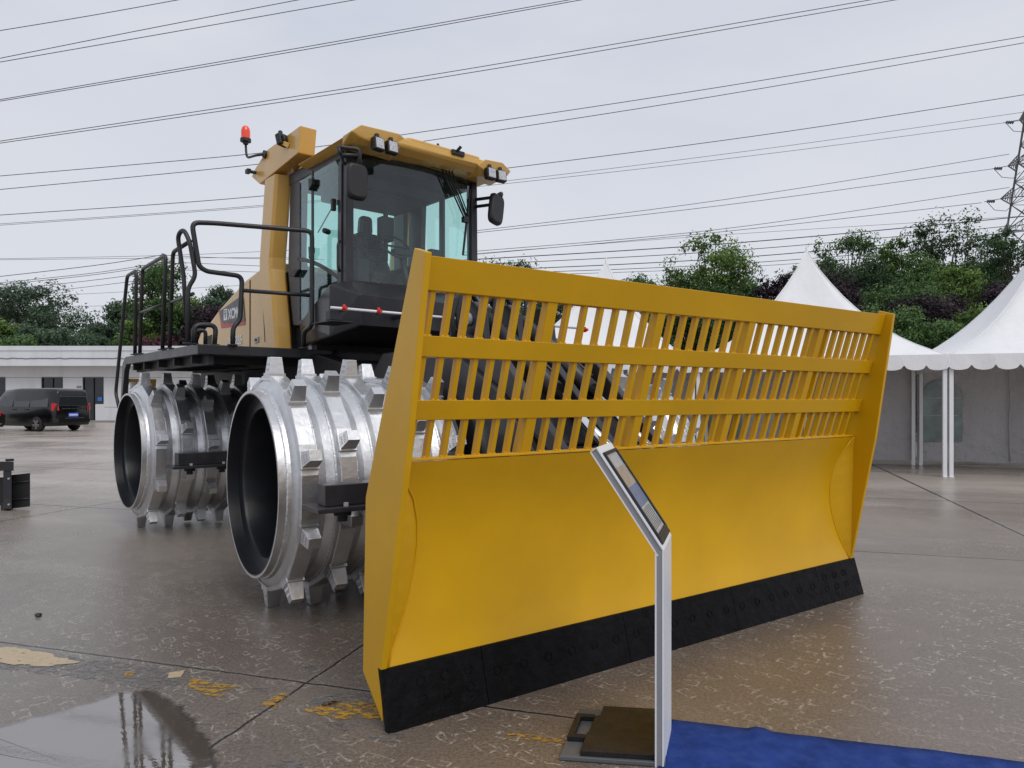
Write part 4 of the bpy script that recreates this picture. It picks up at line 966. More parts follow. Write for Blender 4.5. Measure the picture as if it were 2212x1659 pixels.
# ------------------------------------------------------------------ pebbles and debris
for (x, y, s, lab) in ((83, 1332, .022, 'small dark stone on the wet concrete left of the drum'), (405, 1557, .008, 'tiny pale pebble at the puddle edge'), (1120, 1480, .01, 'small dark clod beside the black cutting edge')):
    mb = MB(); bmesh.ops.create_icosphere(mb.bm, subdivisions=2, radius=s)
    for v_ in mb.bm.verts: v_.co *= 1 + .35 * mnoise.noise(v_.co * 60); v_.co.z = v_.co.z * .7 + s * .5
    tag(mb.build('pebble', 'stone', loc=tuple(G(x, y)), smooth=True), lab, 'pebble')

# ------------------------------------------------------------------ left edge: black attachment
at = empty('steel_attachment', W(20, 1100, 10.0)); at.location.z = 0
tag(at, 'black steel attachment with ribbed flap cut off by the left frame edge', 'attachment')
def AT(px, py, d): return W(px, py, d) - at.location
mb = MB(); mb.hull([AT(x, y, d) for x in (-140, 29.7) for y in (997, 1017) for d in (9.85, 10.05)]); mb.build('top_beam', 'dark_paint', at, bevel=.006)
mb = MB(); mb.hull([AT(x, y, d) for x in (7, 25) for y in (1017, 1100) for d in (9.86, 9.98)]); mb.build('post', 'dark_paint', at, bevel=.006)
mb = MB(); mb.hull([AT(x, y, d) for x, y in ((24, 1026), (65, 1022), (65, 1094), (22, 1099)) for d in (10.0, 10.03)]); mb.build('flap', 'matt_black', at)
for y in (1041, 1078):
    mb = MB(); mb.tube([AT(24, y + 2, 9.985), AT(64, y - 2, 9.985)], .008, 6); mb.build('flap_rib', 'rail_paint', at)
mb = MB(); mb.hull([AT(x, y, d) for x in (-140, 8) for y in (1031, 1092) for d in (9.95, 10.0)]); mb.build('side_panel', 'matt_black', at)
mb = MB(); mb.cyl(AT(21, 996, 9.95), .05, .03, 'z', 10); mb.build('knob', 'matt_black', at)
for y in (1034, 1090):
    mb = MB(); mb.cyl(AT(18, y, 9.84), .014, .02, 'y', 6); mb.build('bolt', 'aluminium', at)
mb = MB(); mb.box(-.9, -.75, -.1, .1, -.003, .35); mb.box(-.05, .02, -.1, .05, -.003, .1); mb.build('foot', 'dark_paint', at)

# ------------------------------------------------------------------ van and car
def loft(mb, secs, close=True):
    rings = [[mb.bm.verts.new(p) for p in s] for s in secs]
    n = len(rings[0])
    for a, b in zip(rings, rings[1:]):
        for j in range(n): mb.bm.faces.new((a[j], a[(j + 1) % n], b[(j + 1) % n], b[j]))
    mb.bm.faces.new(rings[0][::-1]); mb.bm.faces.new(rings[-1])
def wheel(parent, x, y, r, w, side):
    mb = MB(); mb.lathe([(-w / 2, r * .62), (-w / 2, r * .93), (-w / 2 + .03, r), (w / 2 - .03, r), (w / 2, r * .93), (w / 2, r * .62)], 32, 'y', True, (x, y, r))
    o = mb.build('wheel', 'rubber', parent)
    mb = MB(); mb.lathe([(side * w * .3, .001), (side * w * .3, r * .2), (side * w * .1, r * .22), (side * w * .05, r * .58), (side * w * .46, r * .64)], 32, 'y', True, (x, y, r)); mb.build('rim', 'matt_black', o)
    mb = MB()
    for k in range(10):
        a = 2 * math.pi * k / 10 + (0.12 if k % 2 else -0.12)
        mb.beam((x, y + side * w * .46, r), (x + math.cos(a) * r * .66, y + side * w * .50, r + math.sin(a) * r * .66), .05, .03, (0, 1, 0))
    mb.build('spoke', 'alloy', o)
vl = Vector((-21.64, 34.1, 0)); vrot = math.atan2(.375, -.927)
van = empty('parked_van', vl, vrot); tag(van, 'black passenger van parked on wet concrete in front of the low white building', 'van')
def vsec(x, zb_, zt_, wl, wt, belt=1.08):
    pts = []
    for y, z in ((wl - .05, zb_), (wl, zb_ + .18), (wl, belt * .8), (wl - .02, belt), (wt + .05, zt_ - .16), (wt - .03, zt_ - .03), (wt - .16, zt_)):
        pts.append((x, y, z))
    return pts + [(x, -y, z) for x, y, z in pts[::-1]]
mb = MB()
loft(mb, [vsec(-1.12, .38, 1.62, .84, .62, 1.05), vsec(-1.06, .30, 1.88, .90, .70), vsec(-.92, .26, 1.98, .94, .76), vsec(-.3, .24, 2.02, .955, .78), vsec(1.5, .24, 2.02, .96, .79), vsec(2.5, .24, 1.95, .96, .76), vsec(3.0, .24, 1.62, .955, .70), vsec(3.45, .24, 1.20, .95, .72, 1.05), vsec(3.9, .28, 1.0, .90, .70, .85), vsec(4.05, .34, .8, .80, .6, .7)])
body = mb.build('body', 'car_paint', van, bevel=.03, bseg=3)
for f in body.data.polygons: f.use_smooth = True
body.modifiers.new('es', 'EDGE_SPLIT').split_angle = R(50)
def sidew(x0, x1, z0, z1, s, name='window', x0t=None, x1t=None):
    def yy(z): return (.965 - (z - 1.08) * .22) * s
    mb = MB(); x0t = x0 if x0t is None else x0t; x1t = x1 if x1t is None else x1t
    mb.hull([(x0, yy(z0) - .02 * s, z0), (x1, yy(z0) - .02 * s, z0), (x1t, yy(z1) - .02 * s, z1), (x0t, yy(z1) - .02 * s, z1), (x0, yy(z0) + .004 * s, z0), (x1, yy(z0) + .004 * s, z0), (x1t, yy(z1) + .004 * s, z1), (x0t, yy(z1) + .004 * s, z1)])
    mb.build(name, 'car_glass', van, bevel=.004)
for s in (1, -1):
    sidew(-.72, .48, 1.14, 1.70, s, x0t=-.62); sidew(.56, 1.62, 1.14, 1.70, s); sidew(1.72, 2.9, 1.14, 1.66, s, x1t=2.4)
    wheel(van, 0, .875 * s, .345, .24, s); wheel(van, 3.2, .875 * s, .345, .24, s)
    mb = MB(); mb.hull([(-1.10, .80 * s, .98), (-1.10, .80 * s, 1.30), (-1.03, .955 * s, .96), (-1.03, .94 * s, 1.34), (-1.15, .70 * s, .98), (-1.12, .72 * s, 1.28), (-.98, .972 * s, 1.0), (-.98, .95 * s, 1.30)]); mb.build('tail_lamp', 'tail_red', van)
    mb = MB(); mb.box(.6, .85, min(.955 * s, .985 * s), max(.955 * s, .985 * s), 1.0, 1.04); mb.box(1.45, 1.7, min(.955 * s, .985 * s), max(.955 * s, .985 * s), 1.0, 1.04); mb.build('door_handle', 'plastic', van)
mb = MB(); mb.hull([(-1.13, y, z) for y, z in ((-.76, 1.18), (.76, 1.18), (.66, 1.62), (-.66, 1.62))] + [(-1.145, y, 1.2) for y in (-.74, .74)] + [(-1.10, y, 1.66) for y in (-.62, .62)]); mb.build('rear_window', 'car_glass', van, bevel=.01)
mb = MB(); mb.box(-1.175, -1.13, -.55, .55, 1.04, 1.09); mb.build('chrome_strip', 'chrome', van)
mb = MB(); mb.hull([(-1.22, y, z) for y in (-.80, .80) for z in (.42, .60)] + [(-1.0, y, z) for y in (-.95, .95) for z in (.40, .62)]); mb.build('bumper', 'car_paint', van, bevel=.03)
mb = MB(); mb.box(-1.16, -1.10, -.24, .24, .68, .86); npl = mb.build('number_plate', 'plate_blue', van)
mb = MB()
for k in range(7): mb.box(-1.165, -1.161, .19 - k * .06 - .02, .19 - k * .06 + .018, .73, .81)
mb.build('plate_characters', 'badge_white', van)
mb = MB(); mb.box(-1.24, -1.20, -.5, .5, .615, .635); mb.build('bumper_strip', 'chrome', van)
# dark saloon, mostly out of frame
cv = empty('parked_car', W(13, 925, 31) - Vector((0, 0, 0)), vrot); cv.location.z = 0
tag(cv, 'dark saloon car with red tail lamp, cut off by the left frame edge', 'car')
cv.location = cv.location + Vector((-1.75, .25, 0))
mb = MB()
def csec(x, zt_, wt): return [(x, y, z) for y, z in ((.82, .28), (.9, .45), (.9, .85), (wt, zt_), (-wt, zt_), (-.9, .85), (-.9, .45), (-.82, .28))]
loft(mb, [csec(-.95, .92, .7), csec(-.7, 1.02, .75), csec(-.35, 1.06, .7), csec(.4, 1.42, .58), csec(1.6, 1.45, .58), csec(2.5, 1.02, .7), csec(3.6, .8, .7)])
mb.build('body', 'car_paint', cv, bevel=.04, bseg=3)
for s in (1, -1):
    wheel(cv, 0, .78 * s, .33, .22, s); wheel(cv, 2.7, .78 * s, .33, .22, s)
    mb = MB(); mb.hull([(-.97, .55 * s, .78), (-.97, .55 * s, .93), (-.93, .86 * s, .76), (-.90, .86 * s, .93), (-.72, .915 * s, .82), (-.72, .90 * s, .93)]); mb.build('tail_lamp', 'tail_red', cv)
mb = MB(); mb.box(-1.0, -.90, -.7, .7, .40, .44); mb.build('chrome_strip', 'chrome', cv)
mb = MB(); mb.hull([(-.28, y, 1.07) for y in (-.6, .6)] + [(.36, y, 1.40) for y in (-.5, .5)] + [(-.2, y, 1.12) for y in (-.6, .6)]); mb.build('rear_window', 'car_glass', cv)

# ------------------------------------------------------------------ low white building
bo = W(0, 912, 46.2); bo.z = 0
bl = empty('low_white_building', bo); tag(bl, 'long single storey white building with flat roof behind the van', 'building')
def bx(px, d=46.2): return (px - CX) / F * d - bo.x
def bz(py, d=46.2): return H + (HY - py) / F * d
x0, x1 = bx(-420), bx(640)
mb = MB()
ops = [(bx(-60), bx(12), bz(872), bz(814)), (bx(89), bx(136), bz(872), bz(814)), (bx(178), bx(224), .02, bz(814))]
ops2 = sorted(ops); xs = x0
for (a, b_, z0_, z1_) in ops2:
    mb.box(xs, a, 0, .25, 0, 3.9)
    if z0_ > .1: mb.box(a, b_, 0, .25, 0, z0_)
    mb.box(a, b_, 0, .25, z1_, 3.9); xs = b_
mb.box(xs, x1, 0, .25, 0, 3.9); mb.box(x0, x1, .3, 9, 0, 4.2)
mb.build('wall', 'wall_white', bl, weld=False)
mb = MB(); mb.box(x0, x1, -1.1, .2, bz(790, 45), bz(757, 45)); mb.box(x0, x1, -1.15, 9.2, bz(757, 45) + .001, bz(747, 45)); fo = mb.build('roof', 'fascia', bl)
mb = MB(); 
pts = [(x0 + (x1 - x0) * k / 220, -1.125, bz(774, 45) + .05 * mnoise.noise(Vector((k * .35, 0, 0)))) for k in range(221)]
mb.tube(pts, .02, 5); mb.build('eave_cable', 'wire', bl)
for i, (a, b_, z0_, z1_) in enumerate(ops2):
    fr = MB(); w = .05
    fr.box(a, a + w, .06, .12, z0_, z1_); fr.box(b_ - w, b_, .06, .12, z0_, z1_); fr.box(a + w, b_ - w, .06, .12, z1_ - w, z1_); fr.box(a + w, b_ - w, .06, .12, z0_, z0_ + w); fr.box((a + b_) / 2 - .02, (a + b_) / 2 + .02, .06, .12, z0_ + w, z1_ - w)
    wf = fr.build('window' if i < 2 else 'door', 'plastic', bl)
    g = MB(); g.box(a + .01, b_ - .01, .13, .15, z0_, z1_); g.build('pane', 'window_dark', wf)
mb = MB(); mb.box(bx(206), bx(224), .0, .05, .02, bz(873)); mb.build('wall_infill', 'wall_white', bl)
mb = MB(); mb.box(bx(210.5), bx(220), .03, .055, bz(866), bz(858)); mb.build('door_sticker', 'sign_blue', bl)
mb = MB(); mb.box(bx(166), bx(176), -.03, -.002, bz(838), bz(833.5)); mb.build('wall_plaque', 'kerb', bl)
mb = MB(); mb.box(x0, x1, -.6, -.003, 0, .12); mb.build('step', 'kerb', bl)
mb = MB(); mb.box(x0, x1, -.008, -.002, bz(816), bz(815)); mb.box(bx(226), x1, -.008, -.002, bz(880), bz(879)); mb.build('render_groove', 'kerb', bl)

# ------------------------------------------------------------------ tents
E1 = Vector((.95, -.312, 0)).normalized(); E2 = Vector((.312, .95, 0)).normalized()
def tent(cen, label, right_post=True, hw=2.4, hd=2.4, peak=5.02, eave=2.40):
    r = empty('pagoda_tent', cen); tag(r, label, 'tent', 'white pagoda tents in a row')
    def T(a, b, z): return tuple(E1 * a + E2 * b + Vector((0, 0, z)))
    mb = MB(); n = 10
    # tent roof: four concave panels
    def perim(q):      # q in 0..4
        k = int(q) % 4; f = q - int(q); f = f * 2 - 1
        return [(f, -1), (1, f), (-f, 1), (-1, -f)][k]
    rings = []; M_ = 32
    for i in range(n + 1):
        u = i / n                      # 0 eave, 1 top
        s = 1 - u; prof = (1 - u) ** 1.0
        z = eave + (peak - eave) * (0.42 * u + 0.58 * u ** 2.3)
        ring = []
        for j in range(M_):
            a, b = perim(4 * j / M_)
            sag = 1 - .10 * math.sin(math.pi * u) * (1 - max(abs(a), abs(b)) * 0) 
            corner = abs(a * b)
            k = max(.015, prof)
            rr = k * (1 - .12 * math.sin(math.pi * u) * (1 - corner))
            ring.append(mb.bm.verts.new(T(a * hw * rr, b * hd * rr, z)))
        rings.append(ring)
    rings_co = [[v_.co.copy() for v_ in rg] for rg in rings]
    for a, b in zip(rings, rings[1:]):
        for j in range(M_): mb.bm.faces.new((a[j], a[(j + 1) % M_], b[(j + 1) % M_], b[j])).smooth = True
    roof = mb.build('roof', 'tent', r, weld=False)
    for cc in (0, 8, 16, 24):
        sm_ = MB(); sm_.tube([rings_co[i][cc] for i in range(n + 1)], .012, 5); sm_.build('seam', 'tent', roof)
    mb = MB(); mb.cyl((0, 0, peak - .05), .05, .22, 'z', 10, .01); mb.build('finial', 'tent', r)
    # scalloped valance
    for side in range(4):
        mb = MB(); ns = 12; per = 8
        top, bot = [], []
        for k in range(ns * per + 1):
            f = k / (ns * per) * 2 - 1
            a, b = [(f, -1), (1, f), (-f, 1), (-1, -f)][side]
            sc = math.sqrt(max(0, 1 - ((k % per) / per * 2 - 1) ** 2)) if k % per else 0
            w = .012 * math.sin(k * .4)
            top.append(mb.bm.verts.new(T(a * (hw + .02), b * (hd + .02), eave + .01))); bot.append(mb.bm.verts.new(T(a * (hw + .03 + w), b * (hd + .03 + w), eave - .20 - .10 * sc)))
        for k in range(ns * per): mb.bm.faces.new((top[k], top[k + 1], bot[k + 1], bot[k]))
        mb.build('valance', 'tent', r)
    for a, b in ((-1, -1), (1, -1)):
        if a == 1 and not right_post: continue
        mb = MB()
        for dx in (0,): mb.hull([T(a * (hw - .045) + dx + ex, b * (hd - .06) + ey, z) for ex in (-.036, .036) for ey in (-.04, .04) for z in (0, eave - .02)])
        mb.hull([T(a * (hw - .045) + ex, b * (hd - .06) + ey, z) for ex in (-.044, .044) for ey in (-.08, .08) for z in (0, .012)])
        mb.build('post', 'white_paint', r, bevel=.004)
    mb = MB()
    for a, b, c, d in ((-1, -1, 1, -1), (-1, 1, 1, 1), (-1, -1, -1, 1), (1, -1, 1, 1)):
        mb.beam(T(a * (hw - .07), b * (hd - .06), eave - .05), T(c * (hw - .07), d * (hd - .06), eave - .05), .06, .08)
    mb.build('eave_frame', 'white_paint', r)
    # back wall with arched window, folds and poles
    bw = .45
    mb = MB(); nn, mm = 60, 16; vv = {}
    for i in range(nn + 1):
        for j in range(mm + 1):
            a = -hw + 2 * hw * i / nn; z = .09 + (eave + .05 - .09) * j / mm
            vv[i, j] = mb.bm.verts.new(T(a, bw * hd / 2.4 + .035 * mnoise.noise(Vector((a * 1.6, z * 1.1, cen[0]))) + .02 * mnoise.noise(Vector((a * 5, z * 3, 2))), z + (.025 * mnoise.noise(Vector((a * 2, 0, 5))) if j == 0 else 0)))
    for i in range(nn):
        for j in range(mm): mb.bm.faces.new((vv[i, j], vv[i + 1, j], vv[i + 1, j + 1], vv[i, j + 1])).smooth = True
    mb.build('back_wall', 'tent_wall', r)
    mb = MB(); cpt = [(-.45, .55), (.45, .55), (.45, 1.55)] + [(.45 * math.cos(x), 1.55 + .42 * math.sin(x)) for x in [math.pi * k / 12 for k in range(1, 12)]] + [(-.45, 1.55)]
    mb.poly([T(x * .92 - 1.90, bw * hd / 2.4 - .06, z) for x, z in cpt]); mb.build('arched_window', 'tent_window', r)
    mb = MB()
    for z in (1.15, 1.0 + .55): mb.beam(T(-2.38, bw * hd / 2.4 - .066, z), T(-1.56, bw * hd / 2.4 - .066, z), .01, .015)
    mb.build('window_bar', 'tent_wall', r)
    for a in (-.55, 1.15):
        mb = MB(); mb.tube([T(a + .01 * math.sin(z * 5), bw * hd / 2.4 - .045, z) for z in [k * .22 + .12 for k in range(11)]], .016, 5); mb.build('wall_seam', 'tent_wall', r)
    for a in (-2.33, .0, 2.33):
        mb = MB(); mb.hull([T(a + ex, bw * hd / 2.4 - .09 + ey, z) for ex in (-.035, .035) for ey in (-.03, .03) for z in (0, eave)])
        mb.build('rear_pole', 'white_paint', r)
    return r
tc2 = Vector((7.02, 17.1, 0)); stp = E1 * 4.82
tent(tc2 + stp, 'largest white pagoda tent at the right edge with tall sweeping peak')
tent(tc2, 'middle white pagoda tent with its peak above the right end of the blade')
tent(tc2 - stp, 'white pagoda tent seen through the blade slats, only its tip above the blade')

# ------------------------------------------------------------------ trees
def tree(px, top, wpx, d, kind, label, cat='tree', name='leafy_tree', group=None, leaves=None, bottom=780, shape='round', airy=0.0, seed=None, ls=None):
    rnd = random.Random(seed if seed is not None else int(px * 7 + top * 3 + d))
    base = W(px, HY, d); base.z = 0
    Hh = H + (HY - top) / F * d; Wd = wpx / F * d * 1.13
    zb_ = max(.6, min(H + (HY - bottom) / F * d, Hh * .45))
    r = empty(name, base); tag(r, label, cat, group)
    mb = MB()
    tp = [(0, 0, -.05)]; x = y = 0
    for k in range(1, 7):
        x += rnd.uniform(-.2, .2); y += rnd.uniform(-.2, .2); tp.append((x, y, Hh * .8 * k / 6))
    r0 = max(.1, Hh * .022); mb.tube(tp, r0, 8, rs=[r0 * (1 - .85 * k / 6) for k in range(7)])
    clumps = []
    if shape == 'round':
        nc = max(16, int(26 + wpx / 6)); ch = Hh - zb_
        for k in range(nc):
            while True:
                u = Vector((rnd.uniform(-1, 1), rnd.uniform(-1, 1), rnd.uniform(-1, 1)))
                if .25 < u.length < 1: break
            cr = rnd.uniform(.15, .27) * min(Wd * .9, ch * 1.1) * (1 - airy * .38)
            gz = zb_ + ch * (.5 + .5 * u.z)
            wf = 1.0 if u.z > -.2 else 1.0 + .25 * (-u.z - .2)
            c = Vector((u.x * (Wd / 2 - cr * .6) * wf, u.y * (Wd / 2 - cr * .6), min(gz, Hh - cr * .6)))
            clumps.append((c, cr, rnd.uniform(.55, .85)))
            fz0 = rnd.uniform(.35, .75) * c.z
            q0 = Vector((x * fz0 / (Hh * .8), y * fz0 / (Hh * .8), fz0)); midp = q0.lerp(c, .5) + Vector((0, 0, -.05 * Hh))
            mb.tube([q0, midp, c], .05, 5, rs=[r0 * .38, r0 * .22, r0 * .06])
    else:
        nl = 16
        for k in range(nl):
            fz = k / nl; z = zb_ + (Hh - zb_) * (fz)
            rad = Wd / 2 * (1 - fz) ** .9
            for q in range(max(1, int(5 * (1 - fz) + 1))):
                th = rnd.uniform(0, 6.28); c = Vector((rad * .6 * math.cos(th), rad * .6 * math.sin(th), z)); clumps.append((c, max(.25, rad * .6), .5))
    mb.build('trunk', 'bark', r)
    n = leaves or int(2600 + wpx * 26)
    ls = ls or (3.0 / F * d * 1.2)
    tot = sum(c[1] ** 2 for c in clumps)
    verts, faces, shade = [], [], []
    for c, cr, fl in clumps:
        m_ = int(n * cr ** 2 / tot)
        csh = rnd.uniform(-.15, .25)
        # sub-sprays inside each clump for an uneven edge
        sprays = [(Vector((rnd.gauss(0, 1), rnd.gauss(0, 1), rnd.gauss(0, 1))).normalized(), rnd.uniform(.35, 1.45)) for _ in range(14)]
        for _ in range(m_):
            sv_, sr = rnd.choice(sprays)
            u = (sv_ + Vector((rnd.gauss(0, .30), rnd.gauss(0, .30), rnd.gauss(0, .30))))
            u = u.normalized() * sr * rnd.uniform(.25, 1.0) ** .5
            p = c + Vector((u.x * cr, u.y * cr, u.z * cr * fl))
            if p.z < .15: continue
            nrm_ = (u + Vector((rnd.gauss(0, .7), rnd.gauss(0, .7), rnd.gauss(0, .7) + .5))).normalized()
            a = nrm_.cross(Vector((rnd.gauss(0, 1), rnd.gauss(0, 1), rnd.gauss(0, .4)))).normalized(); b_ = nrm_.cross(a)
            s_ = ls * rnd.uniform(.55, 1.3); i0 = len(verts)
            verts += [p - a * s_, p - b_ * s_ * .45, p + a * s_, p + b_ * s_ * .45]
            faces.append((i0, i0 + 1, i0 + 2, i0 + 3))
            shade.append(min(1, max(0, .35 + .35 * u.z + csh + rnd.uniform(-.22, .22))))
    me = bpy.data.meshes.new('crown'); me.from_pydata([tuple(v) for v in verts], [], faces)
    at_ = me.attributes.new('shade', 'FLOAT', 'FACE'); at_.data.foreach_set('value', shade)
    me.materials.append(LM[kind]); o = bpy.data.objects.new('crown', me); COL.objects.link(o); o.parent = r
    return r
TL = [
 # left, behind the building
 (45, 604, 250, 64, 'haze_green', 'large dark green tree, tallest above the left end of the white building'),
 (-25, 690, 130, 56, 'light', 'yellow green bushy tree cut by the left frame edge'),
 (30, 722, 110, 53, 'mid', 'low yellow green shrub tree above the roof at far left'),
 (120, 698, 170, 56, 'haze_green', 'rounded green tree in front of the large dark tree'),
 (228, 702, 110, 75, 'hazy', 'pale hazy tree right of the conifer'),
 (262, 655, 120, 62, 'haze_green', 'dark green tree seen behind the leftmost handrail'),
 (345, 548, 140, 54, 'mid', 'tall fresh green tree behind the handrails'),
 (300, 690, 90, 52, 'light', 'light green tree low between the handrails'),
 (345, 722, 130, 50, 'red', 'dark red bush above the roof behind the handrails'),
 (440, 655, 170, 56, 'purple', 'dark purple tree left of the yellow hood'),
 (400, 630, 120, 64, 'light', 'bright green tree top behind the purple tree'),
 (478, 618, 110, 60, 'haze_green', 'green tree touching the slope of the yellow hood'),
 (560, 650, 200, 62, 'dark', 'dark tree hidden behind the yellow hood'),
 # behind the blade
 (1075, 560, 210, 52, 'mid', 'green tree just right of the cab above the blade'),
 (1180, 640, 200, 46, 'dark', 'dark green tree seen through the slats left of the tent'),
 (1385, 585, 150, 46, 'mid', 'low green tree left of the light green tree above the blade'),
 (1290, 625, 160, 50, 'dark', 'dark tree behind the tent tip'),
 (1535, 500, 190, 40, 'light', 'light green upright tree above the middle of the blade'),
 (1500, 620, 240, 38, 'dark', 'dark leafy tree behind the upper blade slats'),
 (1670, 592, 100, 40, 'purple', 'purple plum tree left of the middle tent peak'),
 (1620, 650, 160, 42, 'mid', 'green tree under the plum tree'),
 # right cluster
 (1830, 496, 200, 46, 'mid', 'airy green tree directly behind the middle tent peak'),
 (1790, 590, 210, 37, 'purple', 'broad dark purple tree right of the middle tent peak'),
 (1925, 506, 110, 42, 'light', 'narrow light green tree between two taller dark trees'),
 (2060, 462, 230, 44, 'dark', 'tallest airy dark green tree below the power lines'),
 (2065, 572, 150, 36, 'light', 'yellow green tree under the tallest tree'),
 (1955, 600, 170, 32, 'mid', 'green tree in the middle of the right cluster'),
 (1995, 640, 240, 30, 'purple', 'purple tree low in the right cluster'),
 (1900, 670, 230, 27, 'mid', 'glossy green bushy tree right above the blade end post'),
 (2000, 700, 170, 26, 'mid', 'green bush above the tent junction'),
 (2195, 488, 150, 38, 'dark', 'dark cedar at the right frame edge below the pylon'),
 (2190, 600, 130, 33, 'purple', 'purple tree at the right frame edge'),
 (2125, 660, 120, 25, 'light', 'yellow green shrub next to the right tent slope'),
 (2080, 700, 130, 27, 'mid', 'feathery green bush left of the right tent slope'),
]
TL += [
 (1760, 560, 150, 40, 'dark', 'dark green tree close behind the middle tent peak'),
 (1880, 560, 170, 39, 'dark', 'dense dark green tree between the purple trees'),
 (2000, 540, 150, 40, 'mid', 'fresh green tree left of the tallest tree'),
 (2130, 560, 170, 40, 'dark', 'dense dark green tree left of the cedar'),
 (1590, 585, 130, 44, 'mid', 'green tree right of the light green tree above the blade'),
 (200, 725, 160, 60, 'haze_green', 'low green tree in the gap above the white building'),
]
GR = 'trees standing behind the yard'
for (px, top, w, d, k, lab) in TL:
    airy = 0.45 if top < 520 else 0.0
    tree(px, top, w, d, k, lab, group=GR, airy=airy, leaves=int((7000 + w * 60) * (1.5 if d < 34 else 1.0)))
for (px, top, w, d, lab) in [(106, 622, 34, 95, 'distant hazy conifer tip rising behind the large dark tree'), (185, 645, 52, 88, 'distant hazy conifer standing in the gap between trees'), (271, 690, 26, 95, 'smallest distant conifer tip'), ]:
    tree(px, top, w, d, 'hazy', lab, name='conifer', group=GR, shape='cone', leaves=2600, bottom=800)
# dense understorey hedge row behind the tents
def hedge(p, q, hgt, label, kind, n, thick=2.0):
    p = Vector(p); q = Vector(q); r = empty('hedge', p); tag(r, label, 'hedge'); rnd = random.Random(int(p.x * 10))
    verts, faces, shade = [], [], []
    for _ in range(n):
        f = rnd.random(); c = p.lerp(q, f) - p
        hh = hgt * (.8 + .25 * mnoise.noise(Vector((c.x * .35, 3, 1))) + .15 * mnoise.noise(Vector((c.x * 1.2, 3, 1))))
        th = rnd.uniform(-.2, math.pi + .2); rr = rnd.uniform(.8, 1.05)
        po = Vector((c.x, c.y - math.sin(th) * thick * .6 * rr * (1 if th < 2 else 1), rnd.random() ** .8 * hh * rr))
        nr = Vector((rnd.gauss(0, .6), -1 + rnd.gauss(0, .6), .5 + rnd.gauss(0, .6))).normalized()
        a = nr.cross(Vector((rnd.gauss(0, 1), rnd.gauss(0, 1), rnd.gauss(0, 1)))).normalized(); b_ = nr.cross(a); s_ = rnd.uniform(.06, .14) * (p.y / 30)
        i0 = len(verts); verts += [po - a * s_, po - b_ * s_ * .5, po + a * s_, po + b_ * s_ * .5]; faces.append((i0, i0 + 1, i0 + 2, i0 + 3))
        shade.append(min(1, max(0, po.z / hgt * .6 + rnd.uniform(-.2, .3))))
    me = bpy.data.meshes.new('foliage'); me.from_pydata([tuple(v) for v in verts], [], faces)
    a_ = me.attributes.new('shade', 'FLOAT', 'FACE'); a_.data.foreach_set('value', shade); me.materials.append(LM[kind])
    o = bpy.data.objects.new('foliage', me); COL.objects.link(o); o.parent = r
    mb = MB(); mb.beam((0, 0, hgt * .33), q - p + Vector((0, 0, hgt * .33)), thick * .5, hgt * .66); mb.build('hedge_core', 'matt_black', r)  # one solid black beam filling the core of the foliage
hedge((-2, 44, 0), (24, 31, 0), 5.2, 'dark green hedge belt behind the white tents', 'dark', 26000)
hedge((-48, 60, 0), (4, 60, 0), 6.0, 'dark green hedge belt behind the white building', 'haze_green', 16000)

# ------------------------------------------------------------------ power lines
def wire(pts, rad_px=.75, lab=''):
    # pts: (px, py, distance); interpolated through three or more points
    P_ = [W(*p) for p in pts]
    out = []
    for i in range(len(P_) - 1):
        for k in range(8):
            t = k / 8
            p0 = P_[max(i - 1, 0)]; p1 = P_[i]; p2 = P_[i + 1]; p3 = P_[min(i + 2, len(P_) - 1)]
            out.append(.5 * ((2 * p1) + (p2 - p0) * t + (2 * p0 - 5 * p1 + 4 * p2 - p3) * t * t + (3 * p1 - p0 - 3 * p2 + p3) * t ** 3))
    out.append(P_[-1])
    mb = MB(); mb.tube(out, .02, 5, rs=[rad_px / F * max(8, p.y) for p in out])
    tag(mb.build('power_line', 'wire'), lab, 'power line', 'overhead power lines crossing the sky')
ordn = 'first second third fourth fifth sixth seventh eighth ninth tenth eleventh twelfth thirteenth fourteenth fifteenth sixteenth seventeenth eighteenth nineteenth twentieth'.split()
upper = [
 [(-80, 79, 40), (200, 33, 40), (480, -18, 40)],
 [(-80, 142, 40), (300, 66, 40), (700, -11, 40)],
 [(-80, 148, 40), (380, 68, 40), (860, -17, 40)],
 [(-80, 229, 42), (650, 103, 42), (1340, -20, 42)],
 [(-80, 232, 42), (660, 107, 42), (1380, -23, 42)],
 [(-80, 317, 44), (900, 167, 44), (1960, -14, 44)],
 [(-80, 321, 44), (930, 171, 44), (2060, -22, 44)],
 [(-80, 387, 48), (550, 332, 50), (870, 291, 50), (1550, 189, 52), (2330, 59, 55)],
 [(-80, 417, 48), (555, 355, 50), (930, 303, 50), (1550, 207, 52), (2330, 72, 55)],
 [(-80, 470, 50), (560, 424, 52), (1097, 363, 54), (1700, 284, 56), (2330, 186, 58)],
 [(-80, 489, 52), (560, 444, 54), (1100, 390, 56), (1700, 315, 58), (2330, 225, 60)],
 [(-80, 492, 52), (560, 447, 54), (1100, 396, 56), (1700, 327, 58), (2290, 249, 66)],
]
for i, p in enumerate(upper):
    wire(p, .50 if i > 9 else .80, '%s power line from the top where the lines meet the left frame edge' % ordn[i])
